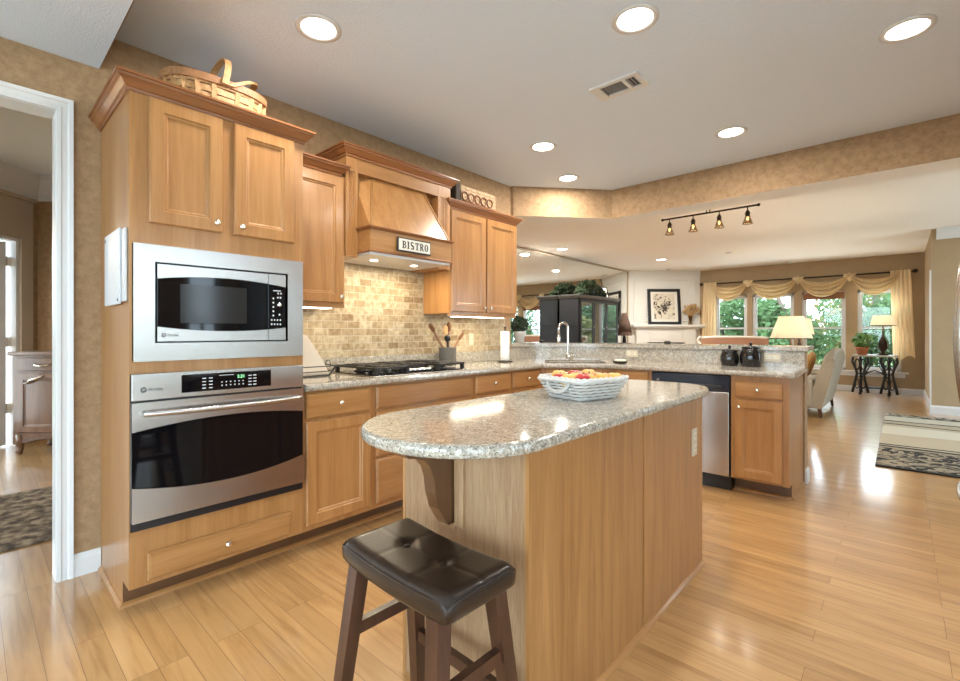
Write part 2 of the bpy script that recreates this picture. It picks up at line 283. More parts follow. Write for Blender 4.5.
# ------------------------------------------------------------------ mesh builder
def wloc(o):
    v = Vector((0, 0, 0))
    while o is not None: v += o.location; o = o.parent
    return v
class MB:
    def __init__(s, T=None): s.bm = bmesh.new(); s.T = T
    def V(s, co):
        if s.T: co = s.T(*co)
        return s.bm.verts.new(co)
    def F(s, vs, smooth=False, mi=0):
        try: f = s.bm.faces.new(vs)
        except ValueError: return None
        f.smooth = smooth; f.material_index = mi; return f
    def box(s, x0, x1, y0, y1, z0, z1, bev=0.0, seg=2):
        v = [s.V((x, y, z)) for z in (z0, z1) for x, y in ((x0, y0), (x1, y0), (x1, y1), (x0, y1))]
        fs = [s.F([v[i] for i in q]) for q in ((3, 2, 1, 0), (4, 5, 6, 7), (0, 1, 5, 4), (1, 2, 6, 5), (2, 3, 7, 6), (3, 0, 4, 7))]
        if bev:
            es = list({e for f in fs for e in f.edges})
            bmesh.ops.bevel(s.bm, geom=es, offset=bev, segments=seg, affect='EDGES', profile=0.5)
        return s
    def rings(s, loops, cap0=True, cap1=True, smooth=False, closed=True):
        R = [[s.V(p) for p in lp] for lp in loops]
        n = len(R[0])
        for a, b in zip(R, R[1:]):
            for i in range(n if closed else n-1):
                j = (i+1) % n; s.F([a[i], a[j], b[j], b[i]], smooth)
        if cap0: s.F(R[0][::-1])
        if cap1: s.F(R[-1])
        return s
    def prism(s, pts, z0, z1, bev=0.0):
        n = len(pts); a = [s.V((x, y, z0)) for x, y in pts]; b = [s.V((x, y, z1)) for x, y in pts]
        fs = [s.F(a[::-1]), s.F(b)]
        for i in range(n): fs.append(s.F([a[i], a[(i+1) % n], b[(i+1) % n], b[i]]))
        if bev:
            es = list({e for f in fs if f for e in f.edges})
            bmesh.ops.bevel(s.bm, geom=es, offset=bev, segments=2, affect='EDGES', profile=0.5)
        return s
    def slab(s, outer, holes, z0, z1):
        loops = [outer]+holes; Ls = []
        te = []
        for lp in loops:
            t = [s.V((x, y, z1)) for x, y in lp]; b = [s.V((x, y, z0)) for x, y in lp]
            for i in range(len(lp)):
                j = (i+1) % len(lp); s.F([b[i], b[j], t[j], t[i]])
            Ls.append((t, b))
        for k in (0, 1):
            es = []
            for L in Ls:
                vs = L[k]
                for i in range(len(vs)):
                    e = s.bm.edges.get((vs[i], vs[(i+1) % len(vs)])); es.append(e)
            bmesh.ops.triangle_fill(s.bm, edges=es, use_beauty=True)
        return s
    def tube(s, path, r, n=8, closed=False, smooth=True, flat=None):
        P = [Vector(p) for p in path]; m = len(P)
        rr = r if isinstance(r, (list, tuple)) else [r]*m
        up = None; rows = []
        for i, p in enumerate(P):
            if closed: t = P[(i+1) % m]-P[i-1]
            else: t = P[min(i+1, m-1)]-P[max(i-1, 0)]
            if t.length < 1e-9: t = Vector((0, 0, 1))
            t.normalize()
            if up is None:
                up = Vector((0, 0, 1)) if abs(t.z) < 0.9 else Vector((1, 0, 0))
            side = t.cross(up)
            if side.length < 1e-6: side = t.orthogonal()
            side.normalize(); up = side.cross(t).normalized()
            a, b = (rr[i], rr[i]) if flat is None else (rr[i]*flat[0], rr[i]*flat[1])
            rows.append([p+side*(a*math.cos(2*PI*k/n))+up*(b*math.sin(2*PI*k/n)) for k in range(n)])
        if closed:
            R = [[s.V(p) for p in lp] for lp in rows]
            for i in range(m):
                a, b = R[i], R[(i+1) % m]
                for k in range(n): s.F([a[k], a[(k+1) % n], b[(k+1) % n], b[k]], smooth)
        else: s.rings(rows, smooth=smooth)
        return s
    def bar(s, p0, p1, w0, w1=None, h0=None, h1=None):
        """square tapered bar between two points"""
        w1 = w1 or w0; h0 = h0 or w0; h1 = h1 or w1
        p0, p1 = Vector(p0), Vector(p1); t = (p1-p0).normalized()
        x = Vector((1, 0, 0)) if abs(t.x) < 0.8 else Vector((0, 1, 0))
        y = t.cross(x).normalized(); x = y.cross(t).normalized()
        s.rings([[p0+x*(a*w0/2)+y*(b*h0/2) for a, b in ((-1, -1), (1, -1), (1, 1), (-1, 1))],
                 [p1+x*(a*w1/2)+y*(b*h1/2) for a, b in ((-1, -1), (1, -1), (1, 1), (-1, 1))]])
        return s
    def lathe(s, prof, c=(0, 0, 0), axis='z', n=24, smooth=True, sx=1, sy=1):
        loops = []
        for r, h in prof:
            lp = []
            for k in range(n):
                a = 2*PI*k/n; u, v = max(r, 1e-5)*math.cos(a)*sx, max(r, 1e-5)*math.sin(a)*sy
                if axis == 'z': p = (c[0]+u, c[1]+v, c[2]+h)
                elif axis == 'x': p = (c[0]+h, c[1]+u, c[2]+v)
                else: p = (c[0]+u, c[1]+h, c[2]+v)
                lp.append(p)
            loops.append(lp)
        s.rings(loops, smooth=smooth); return s
    def ball(s, c, r, n=14, m=9):
        rx, ry, rz = r if isinstance(r, tuple) else (r, r, r)
        loops = []
        for i in range(m+1):
            t = -PI/2+PI*i/m; q = max(math.cos(t), 1e-4)
            loops.append([(c[0]+rx*q*math.cos(2*PI*k/n), c[1]+ry*q*math.sin(2*PI*k/n), c[2]+rz*math.sin(t)) for k in range(n)])
        s.rings(loops, smooth=True); return s
    def grid(s, f, nu, nv, smooth=True):
        R = [[s.V(f(i/nu, j/nv)) for j in range(nv+1)] for i in range(nu+1)]
        for i in range(nu):
            for j in range(nv): s.F([R[i][j], R[i+1][j], R[i+1][j+1], R[i][j+1]], smooth)
        return s
    def sweep(s, path, prof, z0=0.0, closed_prof=True):
        """profile [(out, up)] swept along xy path (out = left side of travel), mitred"""
        P = [Vector((p[0], p[1])) for p in path]; nrm = []
        for a, b in zip(P, P[1:]):
            d = (b-a).normalized(); nrm.append(Vector((-d.y, d.x)))
        loops = []
        for i, p in enumerate(P):
            if i == 0: mv = nrm[0]
            elif i == len(P)-1: mv = nrm[-1]
            else: mv = (nrm[i-1]+nrm[i])/(1+nrm[i-1].dot(nrm[i]))
            loops.append([(p.x+mv.x*o, p.y+mv.y*o, z0+u) for o, u in prof])
        s.rings(loops, closed=True); return s
    def build(s, name, mat, parent=None, recalc=True):
        if recalc: bmesh.ops.recalc_face_normals(s.bm, faces=s.bm.faces[:])
        me = bpy.data.meshes.new(name)
        if parent is not None:
            L = wloc(parent)
            top_ = parent
            while top_.parent is not None: top_ = top_.parent
            if top_.get('_local'): L = Vector((0, 0, 0))
            bmesh.ops.translate(s.bm, verts=s.bm.verts[:], vec=-L)
        s.bm.to_mesh(me); s.bm.free()
        for mm in (mat if isinstance(mat, list) else [mat]): me.materials.append(M[mm] if isinstance(mm, str) else mm)
        o = bpy.data.objects.new(name, me); COL.objects.link(o)
        if parent is not None: o.parent = parent
        return o

def offset_path(path, d):
    P = [Vector(p) for p in path]; nrm = []
    for a, b in zip(P, P[1:]):
        t = (b-a).normalized(); nrm.append(Vector((-t.y, t.x)))
    out = []
    for i, p in enumerate(P):
        if i == 0: mv = nrm[0]
        elif i == len(P)-1: mv = nrm[-1]
        else: mv = (nrm[i-1]+nrm[i])/(1+nrm[i-1].dot(nrm[i]))
        out.append((p.x+mv.x*d, p.y+mv.y*d))
    return out
def thing(name, label, cat, loc=(0, 0, 0), group=None, rz=0.0):
    o = bpy.data.objects.new(name, None); COL.objects.link(o); o.location = loc; o.rotation_euler = (0, 0, rz)
    o.empty_display_size = 0.1
    o['label'] = label; o['category'] = cat
    if group: o['group'] = group
    return o
def tag(o, label, cat, group=None):
    o['label'] = label; o['category'] = cat
    if group: o['group'] = group
    return o
def struct(o): o['kind'] = 'structure'; return o
def copy_tree(o, parent=None):
    c = o.copy(); COL.objects.link(c); c.parent = parent
    for ch in list(o.children): copy_tree(ch, c)
    return c
def lamp(name, kind, loc, energy, col=(1, 0.93, 0.82), size=0.1, parent=None, rot=(0, 0, 0), shape='DISK', size_y=None, spread=None):
    d = bpy.data.lights.new(name, kind); d.energy = energy; d.color = col
    if kind == 'AREA':
        d.shape = shape; d.size = size
        if size_y: d.size_y = size_y
        if spread: d.spread = spread
    else: d.shadow_soft_size = size
    o = bpy.data.objects.new(name, d); COL.objects.link(o); o.rotation_euler = rot
    if parent is not None: o.parent = parent; o.location = Vector(loc)-wloc(parent)
    else: o.location = loc
    return o
def local(o): o['_local'] = 1; return o      # children of this thing are built in its own coordinates

# orientation maps: a = along the front, b = out of the front, c = up
def TW(x0, y0=0.0, z0=0.0): return lambda a, b, c: (x0+b, y0+a, z0+c)      # fronts facing +x
def TP(y0, x0=0.0, z0=0.0): return lambda a, b, c: (x0+a, y0-b, z0+c)      # fronts facing -y
def TD(p, q):                                                             # fronts along p->q, facing right of travel
    p, q = Vector(p), Vector(q); t = (q-p).normalized(); n = Vector((t.y, -t.x))
    return lambda a, b, c: (p.x+t.x*a+n.x*b, p.y+t.y*a+n.y*b, c)

def rect(a0, a1, c0, c1, i, b): return [(a0+i, b, c0+i), (a1-i, b, c0+i), (a1-i, b, c1-i), (a0+i, b, c1-i)]
def panel_door(T, a0, a1, c0, c1, fr=0.055, th=0.02):
    mb = MB(T)
    mb.rings([rect(a0, a1, c0, c1, 0, 0.0005), rect(a0, a1, c0, c1, 0, th-0.005), rect(a0, a1, c0, c1, 0.005, th),
              rect(a0, a1, c0, c1, fr, th), rect(a0, a1, c0, c1, fr+0.004, th-0.006), rect(a0, a1, c0, c1, fr+0.012, th-0.007),
              rect(a0, a1, c0, c1, fr+0.018, th-0.012)])
    return mb
def slab_front(T, a0, a1, c0, c1, th=0.02):
    mb = MB(T)
    mb.rings([rect(a0, a1, c0, c1, 0, 0.0005), rect(a0, a1, c0, c1, 0, th-0.008), rect(a0, a1, c0, c1, 0.004, th-0.003), rect(a0, a1, c0, c1, 0.009, th-0.003), rect(a0, a1, c0, c1, 0.011, th)])
    return mb
def knob(T, a, c, parent, b0=0.02):
    mb = MB(T); prof = [(0.006, 0), (0.005, 0.010), (0.008, 0.014), (0.0145, 0.019), (0.0145, 0.023), (0.010, 0.027), (0, 0.028)]
    n = 14; mb.rings([[(a+r*math.cos(2*PI*k/n), b0+h, c+r*math.sin(2*PI*k/n)) for k in range(n)] for r, h in prof], smooth=True)
    return mb.build('knob', 'knob', parent)

def wall_rects(a0, a1, c0, c1, holes):
    xs = sorted({a0, a1, *[h[0] for h in holes], *[h[1] for h in holes]}); out = []
    for p, q in zip(xs, xs[1:]):
        mid = (p+q)/2; hs = sorted([(h[2], h[3]) for h in holes if h[0] < mid < h[1]]); z = c0
        for u, v in hs:
            if u > z: out.append((p, q, z, u))
            z = v
        if z < c1: out.append((p, q, z, c1))
    return out
CROWN = [(0.0, 0.0), (0.007, 0.0), (0.010, 0.012), (0.017, 0.016), (0.034, 0.038), (0.042, 0.044), (0.044, 0.054), (0.051, 0.056), (0.051, 0.066), (0.0, 0.066)]
BASE = [(0, 0), (0.016, 0), (0.016, 0.085), (0.010, 0.10), (0.006, 0.11), (0, 0.11)]
SHOE = [(0, 0), (0.016, 0), (0.014, 0.010), (0.006, 0.018), (0, 0.020)]

# ================================================================== THE SETTING
ZC = 2.72
struct(MB().box(-6, 6.2, -3.4, 12.35, -0.12, 0.0).build('floor', 'floor'))
mb = MB(); mb.box(-0.13, 6.2, 0.512, 4.7, ZC, ZC+0.1); struct(mb.build('ceiling', 'ceiling'))
mb = MB(); mb.box(-2.2, 6.2, 4.7, 12.35, ZC, ZC+0.1); mb.box(-2.2, -0.13, 3.8, 4.7, ZC, ZC+0.1); struct(mb.build('ceiling_living', 'ceiling_cream'))
struct(MB().box(-0.13, 6.2, -3.4, 0.447, 2.54, 2.64).build('ceiling_rear', 'ceiling'))
mb = MB(); mb.rings([[(x, 0.447, 2.54), (x, 0.449, 2.54), (x, 0.514, ZC+0.02), (x, 0.447, ZC+0.02)] for x in (0.0, 6.2)])
struct(mb.build('trim_1', 'wall'))
# cooktop wall with the doorway
DY0, DY1, DZ = -0.75, 0.301, 2.288
mb = MB()
for p, q, u, v in wall_rects(-3.4, 3.80, 0, 3.0, [(DY0, DY1, 0, DZ)]): mb.box(-0.13, 0, p, q, u, v)
struct(mb.build('wall_left', 'wall'))
# door casing (both legs and head) + jamb
mb = MB()
CAS = [(-0.015, 0), (-0.015, 0.016), (0.0, 0.017), (0.005, 0.012), (0.024, 0.012), (0.030, 0.019), (0.046, 0.021), (0.046, 0)]
def casing(mb, x0, y0, y1, zt, sgn):
    # mitred U: inner edge outward
    path = [(y1, 0), (y1, zt), (y0, zt), (y0, 0)]; loops = []
    for (y, z), (oy, oz) in zip(path, ((1, 0), (1, 1), (-1, 1), (-1, 0))):
        loops.append([(x0+sgn*t, y+oy*w, z+oz*w) for w, t in CAS])
    mb.rings(loops)
casing(mb, 0.0, DY0, DY1, DZ, 1); casing(mb, -0.13, DY0, DY1, DZ, -1)
mb.box(-0.13, 0, DY1-0.018, DY1, 0, DZ); mb.box(-0.13, 0, DY0, DY0+0.018, 0, DZ); mb.box(-0.13, 0, DY0+0.018, DY1-0.018, DZ-0.018, DZ)
struct(mb.build('door_1', 'white'))
mb = MB(); mb.sweep([(0.0, 0.453), (0.0, DY1+0.047)], BASE); mb.sweep([(0, DY0-0.047), (0, -3.2)], BASE)
struct(mb.build('baseboard_left', 'white'))
# soffit beam with its angled end
BP = [(0.0, 3.80), (0.03, 3.81), (0.732, 4.62), (6.2, 4.62)]
BB = [(6.2, 4.93), (0.60, 4.93), (-0.13, 4.05), (-0.13, 3.80)]
mb = MB(); mb.prism(BP+BB, 2.415, ZC+0.02)
bm_ = mb.bm; bmesh.ops.recalc_face_normals(bm_, faces=bm_.faces[:])
for f in bm_.faces:
    if f.normal.z < -0.5: f.material_index = 1
struct(mb.build('wall_header', ['wall', 'ceiling_cream']))
# rear and right walls of the kitchen (behind the camera): unseen windows added to light the room
REARH = [(0.2, 1.4, 0.05, 2.4), (1.5, 2.7, 0.05, 2.4), (2.8, 4.0, 0.05, 2.4)]
mb = MB()
for p, q, u, v in wall_rects(-0.13, 4.4, 0, 2.6, REARH): mb.box(p, q, -3.4, -3.25, u, v)
struct(mb.build('wall_rear', 'wall'))
RIGHTH = [(-2.6, -1.4, 0.05, 2.35), (-1.2, 0.0, 0.05, 2.35), (0.45, 0.80, 0.05, 2.35), (1.1, 1.35, 0.05, 2.35), (1.6, 1.98, 0.05, 2.35)]  # added openings: daylight for the kitchen, bright bands on the steel fronts
mb = MB()
for p, q, u, v in wall_rects(-3.4, 4.93, 0, 2.75, RIGHTH): mb.box(4.06, 4.2, p, q, u, v)
struct(mb.build('wall_right', 'wall'))
# living room
XM = -2.0; YF = 12.2; XR = 3.35
struct(MB().box(XM-0.15, XM, 3.8, 11.05, 0, ZC+0.05).build('wall_mirror', 'wall_far'))
struct(MB().box(XM-0.15, -0.13, 3.67, 3.80, 0, 3.0).build('wall_partition', 'wall_far'))
FA, FB = (XM, 11.02), (-0.68, YF)
mb = MB(); mb.prism([FA, FB, (FB[0], YF+0.2), (XM-0.15, YF+0.2), (XM-0.15, 11.02)], 0, ZC+0.05); struct(mb.build('wall_fireplace', 'white_panel'))
WIN = [(-0.33, 0.36), (0.47, 1.27), (1.42, 2.17), (2.36, 3.02)]; WZ0, WZ1 = 0.42, 2.06
mb = MB()
for p, q, u, v in wall_rects(-0.68, XR, 0, ZC+0.05, [(a, b, WZ0, WZ1) for a, b in WIN]): mb.box(p, q, YF, YF+0.15, u, v)
struct(mb.build('wall_far', 'wall_far'))
struct(MB().box(XR, XR+0.13, 9.56, YF+0.15, 0, ZC+0.05).build('wall_living_right', 'wall_far'))
struct(MB().box(XR+0.13, 6.2, 9.56, 9.69, 0, ZC+0.05).build('wall_hall', 'wall_far'))
FOYH = [(5.2, 6.3, 0.1, 2.4), (6.6, 7.7, 0.1, 2.4), (8.0, 9.1, 0.1, 2.4)]  # out-of-view openings added to brighten the living room
mb = MB()
for p, q, u, v in wall_rects(4.93, 9.56, 0, ZC+0.05, FOYH): mb.box(6.05, 6.2, p, q, u, v)
struct(mb.build('wall_foyer', 'wall_far'))
struct(MB().box(4.2, 6.2, 4.8, 4.93, 0, ZC+0.05).build('wall_foyer_near', 'wall_far'))
mb = MB(); mb.sweep([(XR, YF), (-0.68, YF)], BASE); struct(mb.build('baseboard_far', 'white'))
mb = MB(); mb.sweep([(6.0, 9.56), (XR-0.0, 9.56), (XR-0.0, YF-0.016)], [(o, u*1.15) for o, u in BASE]); struct(mb.build('baseboard_hall', 'white'))
# white strip on the end of the right wall + hall crown
mb = MB(); mb.box(XR-0.018, XR, 9.56, 9.66, 0.11, ZC-0.6); struct(mb.build('trim_2', 'white'))
mb = MB(); mb.sweep([(6.0, 9.56), (XR+0.05, 9.56)], [(0, 0), (0.02, 0), (0.03, 0.03), (0.10, 0.12), (0.12, 0.13), (0.12, 0.16), (0, 0.16)], ZC-0.16); struct(mb.build('trim_3', 'white'))

def dh_window(name, x0, x1, z0, z1, y, blind=False):
    """double-hung window in the far wall"""
    e = MB(); f = 0.045
    for a, b, c, d in ((x0, x0+f, z0, z1), (x1-f, x1, z0, z1), (x0, x1, z0, z0+f), (x0, x1, z1-f, z1)): e.box(a, b, y+0.03, y+0.10, c, d)
    o = struct(e.build(name, 'white'))
    zm = z0+(z1-z0)*0.53
    for nm, c, d, yy in (('upper_sash', zm-0.02, z1-f, 0.07), ('lower_sash', z0+f, zm+0.02, 0.045)):
        m2 = MB(); q = 0.032; a, b = x0+f, x1-f
        for p, r, u, v in ((a, a+q, c, d), (b-q, b, c, d), (a+q, b-q, c, c+q), (a+q, b-q, d-q, d)): m2.box(p, r, y+yy, y+yy+0.025, u, v)
        s_ = m2.build(nm, 'white', o)
        MB().box(a+q, b-q, y+yy+0.010, y+yy+0.014, c+q, d-q).build('glass_pane', 'glass', s_)
    if blind: MB().box(x0+0.02, x1-0.02, y+0.002, y+0.03, z1-0.16, z1-0.02).build('woven_blind', 'shade_blind', o)
    return o
for i, (a, b) in enumerate(WIN): dh_window('window_%d' % (i+1), a, b, WZ0, WZ1, YF, blind=(i == 2))
mb = MB(); mb.box(-0.45, 3.13, YF-0.05, YF, WZ0-0.035, WZ0, 0.004); mb.box(-0.40, 3.08, YF-0.018, YF, WZ0-0.11, WZ0-0.035); struct(mb.build('trim_4', 'white'))
def added_window(name, T, a0, a1, c0, c1):
    e = MB(T); f = 0.06
    for p, q, u, v in ((a0, a0+f, c0, c1), (a1-f, a1, c0, c1), (a0+f, a1-f, c0, c0+f), (a0+f, a1-f, c1-f, c1), (a0+f, a1-f, 1.3, 1.34), ((a0+a1)/2-0.012, (a0+a1)/2+0.012, c0+f, 1.3)): e.box(p, q, 0.0, 0.06, u, v)
    o = struct(e.build(name, 'white')); MB(T).box(a0+f, a1-f, 0.025, 0.029, c0+f, c1-f).build('glass_pane', 'glass', o); return o
k = 5  # windows numbered from here on are unseen additions that let light in
for h in REARH: added_window('window_%d' % k, lambda a, b, c: (a, -3.36+b, c), *h); k += 1
for h in RIGHTH: added_window('window_%d' % k, lambda a, b, c: (4.10+b, a, c), *h); k += 1
for h in FOYH: added_window('window_%d' % k, lambda a, b, c: (6.1+b, a, c), *h); k += 1
def portal(loc, rot, sx, sy):
    d = bpy.data.lights.new('window_portal', 'AREA'); d.shape = 'RECTANGLE'; d.size = sx; d.size_y = sy
    d.cycles.is_portal = True
    o = bpy.data.objects.new('window_portal', d); COL.objects.link(o); o.location = loc; o.rotation_euler = rot
for a, b in WIN: portal(((a+b)/2, YF+0.16, (WZ0+WZ1)/2), (-PI/2, 0, 0), b-a, WZ1-WZ0)
for a, b, c, d in REARH: portal(((a+b)/2, -3.42, (c+d)/2), (PI/2, 0, 0), b-a, d-c)
for a, b, c, d in FOYH: portal((6.22, (a+b)/2, (c+d)/2), (PI/2, 0, PI/2), b-a, d-c)
for a, b, c, d in RIGHTH: portal((4.22, (a+b)/2, (c+d)/2), (PI/2, 0, PI/2), b-a, d-c)

# room beyond the left doorway
HC = (-4.12, 0.52); HD = (HC[0]+0.04, HC[1]-0.04)
r2 = math.sqrt(0.5)
def TH(a, b, c): return (HC[0]+r2*a+r2*b, HC[1]-r2*a+r2*b, c)          # angled wall with glass door: a from the corner, b into the room
mb = MB(TH)
for p, q, u, v in wall_rects(-0.1, 2.6, 0, 2.92, [(0.22, 1.6, 0, 2.2)]): mb.box(p, q, -0.14, 0, u, v)
struct(mb.build('wall_side_room', 'wall'))
def TH2(a, b, c): return (HC[0]+r2*a+r2*b, HC[1]+r2*a-r2*b, c)         # wall behind the dresser
struct(MB(TH2).box(-0.1, 3.2, -0.14, 0, 0, 2.92).build('wall_side_room_back', 'wall'))
struct(MB().box(-4.6, 0.05, -3.4, 3.7, 2.9, 3.0).build('ceiling_side_room', 'ceiling'))
struct(MB().box(-2.6, -0.13, -2.2, -2.05, 0, 2.92).build('wall_side_room_rear', 'wall'))
CR2 = [(0, 0), (0.02, 0), (0.03, 0.05), (0.16, 0.19), (0.17, 0.24), (0, 0.24)]
mb = MB(); mb.sweep([(HC[0]+2.5*r2, HC[1]-2.5*r2), HC, (HC[0]+3.1*r2, HC[1]+3.1*r2)][::-1], CR2, 2.66); struct(mb.build('trim_5', 'white'))
mb = MB(TH)
for p, q, u, v in ((0.08, 0.22, 0, 2.2), (1.6, 1.74, 0, 2.2), (0.08, 1.74, 2.2, 2.62)): mb.box(p, q, 0, 0.03, u, v, 0.004)
mb.box(0.06, 1.76, 0, 0.05, 2.62, 2.66)
struct(mb.build('trim_6', 'tan_and_shade'))  # shade on the white casing is put into its beige colour
mb = MB(TH); mb.box(0.22, 0.25, -0.14, 0.0, 0, 2.2); mb.box(1.57, 1.6, -0.14, 0, 0, 2.2); mb.box(0.25, 1.57, -0.14, 0, 2.17, 2.2)
mb.box(0.30, 0.40, -0.10, -0.055, 0.02, 2.15, 0.004); mb.box(1.45, 1.55, -0.10, -0.055, 0.02, 2.15, 0.004); mb.box(0.40, 1.45, -0.10, -0.055, 0.02, 0.25); mb.box(0.40, 1.45, -0.10, -0.055, 2.05, 2.15)
d2 = struct(mb.build('door_2', 'white'))
MB(TH).box(0.40, 1.45, -0.083, -0.077, 0.25, 2.05).build('glass_pane', 'glass', d2)
for z in (0.35, 1.05, 1.9): MB(TH).box(0.245, 0.30, -0.07, -0.045, z, z+0.10, 0.003).build('hinge', 'knob', d2)
portal((TH(0.92, -0.2, 1.1)), (PI/2, 0, -PI/4), 1.2, 2.0)

# ================================================================== KITCHEN CABINETS
# ---- tall oven cabinet
FX = 0.61
oc = thing('oven_cabinet', 'tall maple cabinet housing the microwave and wall oven, two doors above, drawer below', 'cabinet', (0.3, 0.837, 0), 'maple kitchen cabinets')
mb = MB(); mb.box(0.002, FX, 0.455, 0.475, 0.114, 2.24); mb.box(0.002, FX, 1.202, 1.222, 0.114, 2.24); mb.box(0.002, FX-0.118, 0.455, 0.475, 0.0, 0.114); mb.box(0.002, FX-0.118, 1.202, 1.222, 0.0, 0.114)
mb.box(0.002, FX-0.02, 0.475, 1.202, 2.22, 2.24); mb.box(0.002, FX-0.02, 0.475, 1.202, 0.114, 0.134); mb.box(0.002, 0.02, 0.475, 1.202, 0.114, 2.22)
mb.box(0.02, FX-0.02, 0.475, 1.202, 1.045, 1.062); mb.box(0.02, FX-0.02, 0.475, 1.202, 1.60, 1.62); mb.box(0.02, FX-0.02, 0.475, 1.202, 0.33, 0.35)
mb.build('carcass', 'maple', oc)
mb = MB(TW(FX-0.02))
for p, q, u, v in wall_rects(0.475, 1.202, 0.114, 2.24, [(0.50, 1.18, 0.37, 1.02), (0.50, 1.18, 1.09, 1.57)]): mb.box(p, q, 0, 0.02, u, v)
mb.build('face_frame', 'maple', oc)
for a0, a1, ka in ((0.522, 0.815, 0.785), (0.866, 1.167, 0.897)):
    d = panel_door(TW(FX), a0, a1, 1.676, 2.218).build('door', 'maple', oc); knob(TW(FX), ka, 1.715, d)
d = slab_front(TW(FX), 0.518, 1.15, 0.135, 0.255).build('drawer', 'maple_y', oc); knob(TW(FX), 0.834, 0.195, d)
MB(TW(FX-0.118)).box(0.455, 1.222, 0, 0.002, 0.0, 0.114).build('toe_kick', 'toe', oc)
mb = MB(); mb.sweep([(FX-0.116, 1.222), (FX-0.116, 0.455), (0.0, 0.455)], [(-o, u) for o, u in SHOE][::-1] if False else SHOE); mb.build('shoe_moulding', 'maple_y', oc)
mb = MB(); mb.sweep([(0.0, 0.455), (FX, 0.455), (FX, 1.222), (0.36, 1.222)], [(-o, u) for o, u in CROWN], 2.222); mb.build('crown_moulding', 'crown', oc)

# ---- microwave
mw = thing('microwave', 'stainless built-in microwave with black glass door above the wall oven', 'microwave', (0.5, 0.838, 1.33))
mb = MB(TW(FX))
for p, q, u, v in wall_rects(0.466, 1.211, 1.078, 1.581, [(0.5425, 1.128, 1.156, 1.508)]): mb.box(p, q, 0.001, 0.022, u, v)
bmesh.ops.remove_doubles(mb.bm, verts=mb.bm.verts[:], dist=1e-5)
mb.build('trim_frame', 'steel', mw)
MB(TW(FX)).box(0.5425, 1.128, -0.30, -0.004, 1.156, 1.508).build('oven_body', 'black_plastic', mw)
ds = 1.030
dr = MB(TW(FX)).box(0.552, ds-0.003, -0.003, 0.012, 1.163, 1.500, 0.002).build('door', 'black_glass', mw)
def arc_band(T, a0, a1, c_flat, c_end, c_mid, b0, b1, A0=None, A1=None, n=16):
    """band with one flat edge and one bowed edge; the bow is laid out over A0..A1"""
    A0 = a0 if A0 is None else A0; A1 = a1 if A1 is None else A1
    L = []
    for i in range(n+1):
        a = a0+(a1-a0)*i/n; t = (a-A0)/(A1-A0); c = c_end+(c_mid-c_end)*4*t*(1-t)
        L.append([(a, b0, c_flat), (a, b1, c_flat), (a, b1, c), (a, b0, c)])
    mb = MB(T); mb.rings(L); return mb
T = TW(FX)
arc_band(T, 0.552, ds-0.003, 1.500, 1.437, 1.460, 0.012, 0.018, 0.552, 1.12).build('door_band', 'steel', dr)
arc_band(T, 0.552, ds-0.003, 1.163, 1.227, 1.208, 0.012, 0.018, 0.552, 1.12).build('door_band', 'steel', dr)
mb = MB(T); mb.box(0.640, 0.925, 0.0121, 0.0127, 1.245, 1.42, 0); mb.build('viewing_window', plain('microwave_screen', (0.02, 0.019, 0.018), 0.12, spec=0.3), dr)
cp = MB(T).box(ds, 1.119, -0.003, 0.012, 1.163, 1.500, 0.002).build('control_panel', 'black_glass', mw)
arc_band(T, ds, 1.119, 1.500, 1.437, 1.460, 0.012, 0.018, 0.552, 1.12).build('panel_band', 'steel', cp)
arc_band(T, ds, 1.119, 1.163, 1.227, 1.208, 0.012, 0.018, 0.552, 1.12).build('open_button', 'steel', cp)
mb = MB(T)
for r_ in range(5): mb.box(1.053, 1.060, 0.0121, 0.0128, 1.285+0.022*r_, 1.293+0.022*r_)
for a, c in ((1.076, 1.378), (1.090, 1.378), (1.085, 1.290), (1.093, 1.40), (1.078, 1.40)): mb.box(a, a+0.007, 0.0121, 0.0128, c, c+0.008)
for r_ in range(2):
    for q_ in range(4): mb.box(1.045+0.015*q_, 1.051+0.015*q_, 0.0121, 0.0128, 1.240+0.022*r_, 1.248+0.022*r_)
mb.box(1.055, 1.095, 0.0121, 0.0128, 1.415, 1.419)
mb.build('button_marking', 'mark_white', cp)
MB(lambda a, b, c: (FX+0.0121+b, 1.087+a, 1.345+c)).lathe([(0.011, 0), (0.011, 0.006), (0.008, 0.008), (0, 0.008)], axis='y', n=16).build('dial', 'chrome', cp)

def text_obj(name, body, size, mat, parent, origin, xdir, extrude=0.0008, align='LEFT'):
    c = bpy.data.curves.new(name, 'FONT'); c.body = body; c.size = size; c.extrude = extrude; c.align_x = align
    t_ = bpy.data.objects.new(name, c); COL.objects.link(t_); bpy.context.view_layer.update()
    me = bpy.data.meshes.new_from_object(t_.evaluated_get(bpy.context.evaluated_depsgraph_get())); bpy.data.objects.remove(t_)
    me.materials.clear(); me.materials.append(M[mat]); o = bpy.data.objects.new(name, me); COL.objects.link(o)
    x = Vector(xdir).normalized(); z = x.cross(Vector((0, 0, 1)))
    m = Matrix.Identity(4)
    for i in range(3): m[i][0] = x[i]; m[i][1] = (0, 0, 1)[i]; m[i][2] = z[i]
    m.translation = Vector(origin)-(wloc(parent) if parent is not None else Vector((0, 0, 0))); o.matrix_local = m
    if parent is not None: o.parent = parent; o.matrix_local = m
    return o
